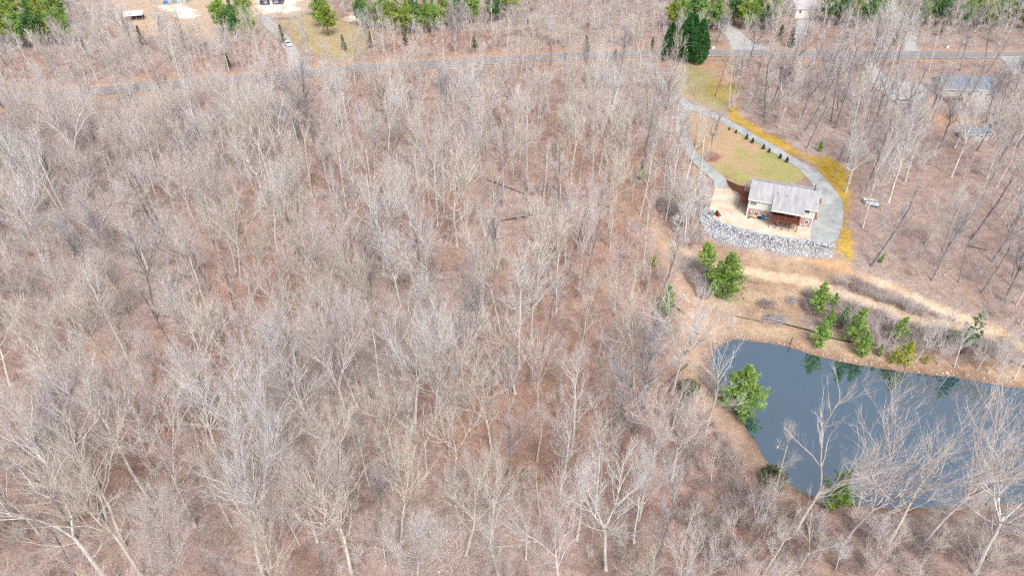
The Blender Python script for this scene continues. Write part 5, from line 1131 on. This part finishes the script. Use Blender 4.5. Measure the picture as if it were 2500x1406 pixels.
log((2302,674),(2345,646),.2,LOGP,'pale fallen branch on the litter slope above the orange track',4); log((2435,868),(2505,899),.2,LOGD,'dark log lying along the scrub edge by the pond',1); log((1668,718),(1683,738),.12,WPLA,'white pipe lying at the edge of the track to the pond',0); log((1640,742),(1672,772),.13,LOGD,'dark bent branch arching beside the track to the pond',2,.6)
log((1612,948),(1684,892),.14,LOGD,'dark dead pole leaning across the edge of the pond track',2,.8); log((2360,600),(2408,612),.16,LOGD,'thin dark log on the upper litter slope',2); log((1190,440),(1290,478),.18,LOGD,'dark fallen branch in the middle of the wood',3); log((60,1235),(160,1222),.2,LOGP,'pale log on the floor of the hollow',2); log((1800,682),(1852,692),.1,LOGD,'thin dark pole along the lip of the bare slope',0); log((1795,772),(1860,786),.1,LOGD,'dark stick lying on the bare bank above the pond',1)
def pile(px, py, R, n, m, label, seed):
    rs = np.random.RandomState(seed); x, y, z = G1(px, py); az = rs.uniform(0, 3.1416, n); b = np.stack([rs.normal(0, R * .35, n), rs.normal(0, R * .25, n), np.abs(rs.normal(0, .35, n))], 1); d = np.stack([np.cos(az), np.sin(az), rs.normal(0, .25, n)], 1); L_ = R * rs.uniform(.5, 1.3, n)
    V, T = twigs(b - d * (L_ * .5)[:, None], d, L_, rs.uniform(.012, .05, n), rs); o = thing('brush_pile', label, 'brush pile', (x, y, z)); link('sticks', np_mesh('sticks', V, T, m), o)
    V2, T2 = twigs(np.array([[-R, 0, .1], [-R * .6, R * .4, .15]]), np.array([[1., .1, .05], [1., -.35, .02]]), np.array([2 * R, 1.7 * R]), np.array([.09, .07]), rs); link('pole', np_mesh('pole', V2, T2, LOGD), o)
pile(1890,780,2.6,420,TWIG['grey'],'grey brush pile at the end of the dark pipe',1); pile(1868,742,2.2,300,TWIG['mauve'],'brown brush pile on the bare slope',2); pile(1935,735,1.8,200,TWIG['grey'],'scattered brush pile beside the dense dark pine',3); pile(2440,850,2.0,220,TWIG['grey'],'brush pile at the join of the two tracks',4)
PL = gline([(1895,787),(1920,793),(1960,803),(1990,812),(2030,826),(2075,835),(2110,838),(2150,846)], 1.0); zz = H(PL[:, 0], PL[:, 1]) + .12
o = MB().tube([(p[0] - PL[0][0], p[1] - PL[0][1], z - zz[0]) for p, z in zip(PL, zz)], .13, 8).obj('drain_pipe', mat('black_drain_pipe', srgb(58, 52, 54), .8, .15, 2), None, True); o.location = (PL[0][0], PL[0][1], zz[0]); tag(o, 'long dark pipe lying along the bank above the pond', 'pipe')
x, y, z = G1(1702, 814); t_ = thing('tree_stump', 'fresh cut tan stump beside the track to the pond', 'stump', (x, y, z)); MB().lathe([(.5, -.2), (.36, .1), (.32, .45)], 12).obj('bark', PBARK, t_); MB().lathe([(.3, .45), (.3, .46), (.05, .462)], 12).obj('cut_face', CUT, t_)
x, y, z = G1(1929, 841); t_ = thing('dead_post', 'dark upright post standing at the pond edge', 'post', (x, y, z)); MB().tube([(0, 0, -.3), (.03, 0, .9), (0, .04, 1.9)], [.13, .11, .08], 8).obj('shaft', LOGD, t_); MB().tube([(0, .04, 1.88), (.02, .06, 2.05)], [.07, .02], 6).obj('splintered_tip', LOGD, t_)
# dead sticks over the woodland floor
rs = np.random.RandomState(5); qx = rs.uniform(-240, 240, 5200); qy = rs.uniform(45, 330, 5200); mk = allowed(qx, qy) & (np.abs(qx) < half(qy)); qx, qy = qx[mk], qy[mk]; n = len(qx); az = rs.uniform(0, 6.28, n)
V, T = twigs(np.stack([qx, qy, H(qx, qy) + .1], 1), np.stack([np.cos(az), np.sin(az), rs.uniform(-.03, .12, n)], 1), rs.uniform(1.0, 4.5, n), rs.uniform(.015, .06, n), rs)
tag(link('fallen_branches', np_mesh('fallen_branches', V, T, LOGP)), 'dead sticks and fallen branches strewn over the leaf litter', kind='stuff')
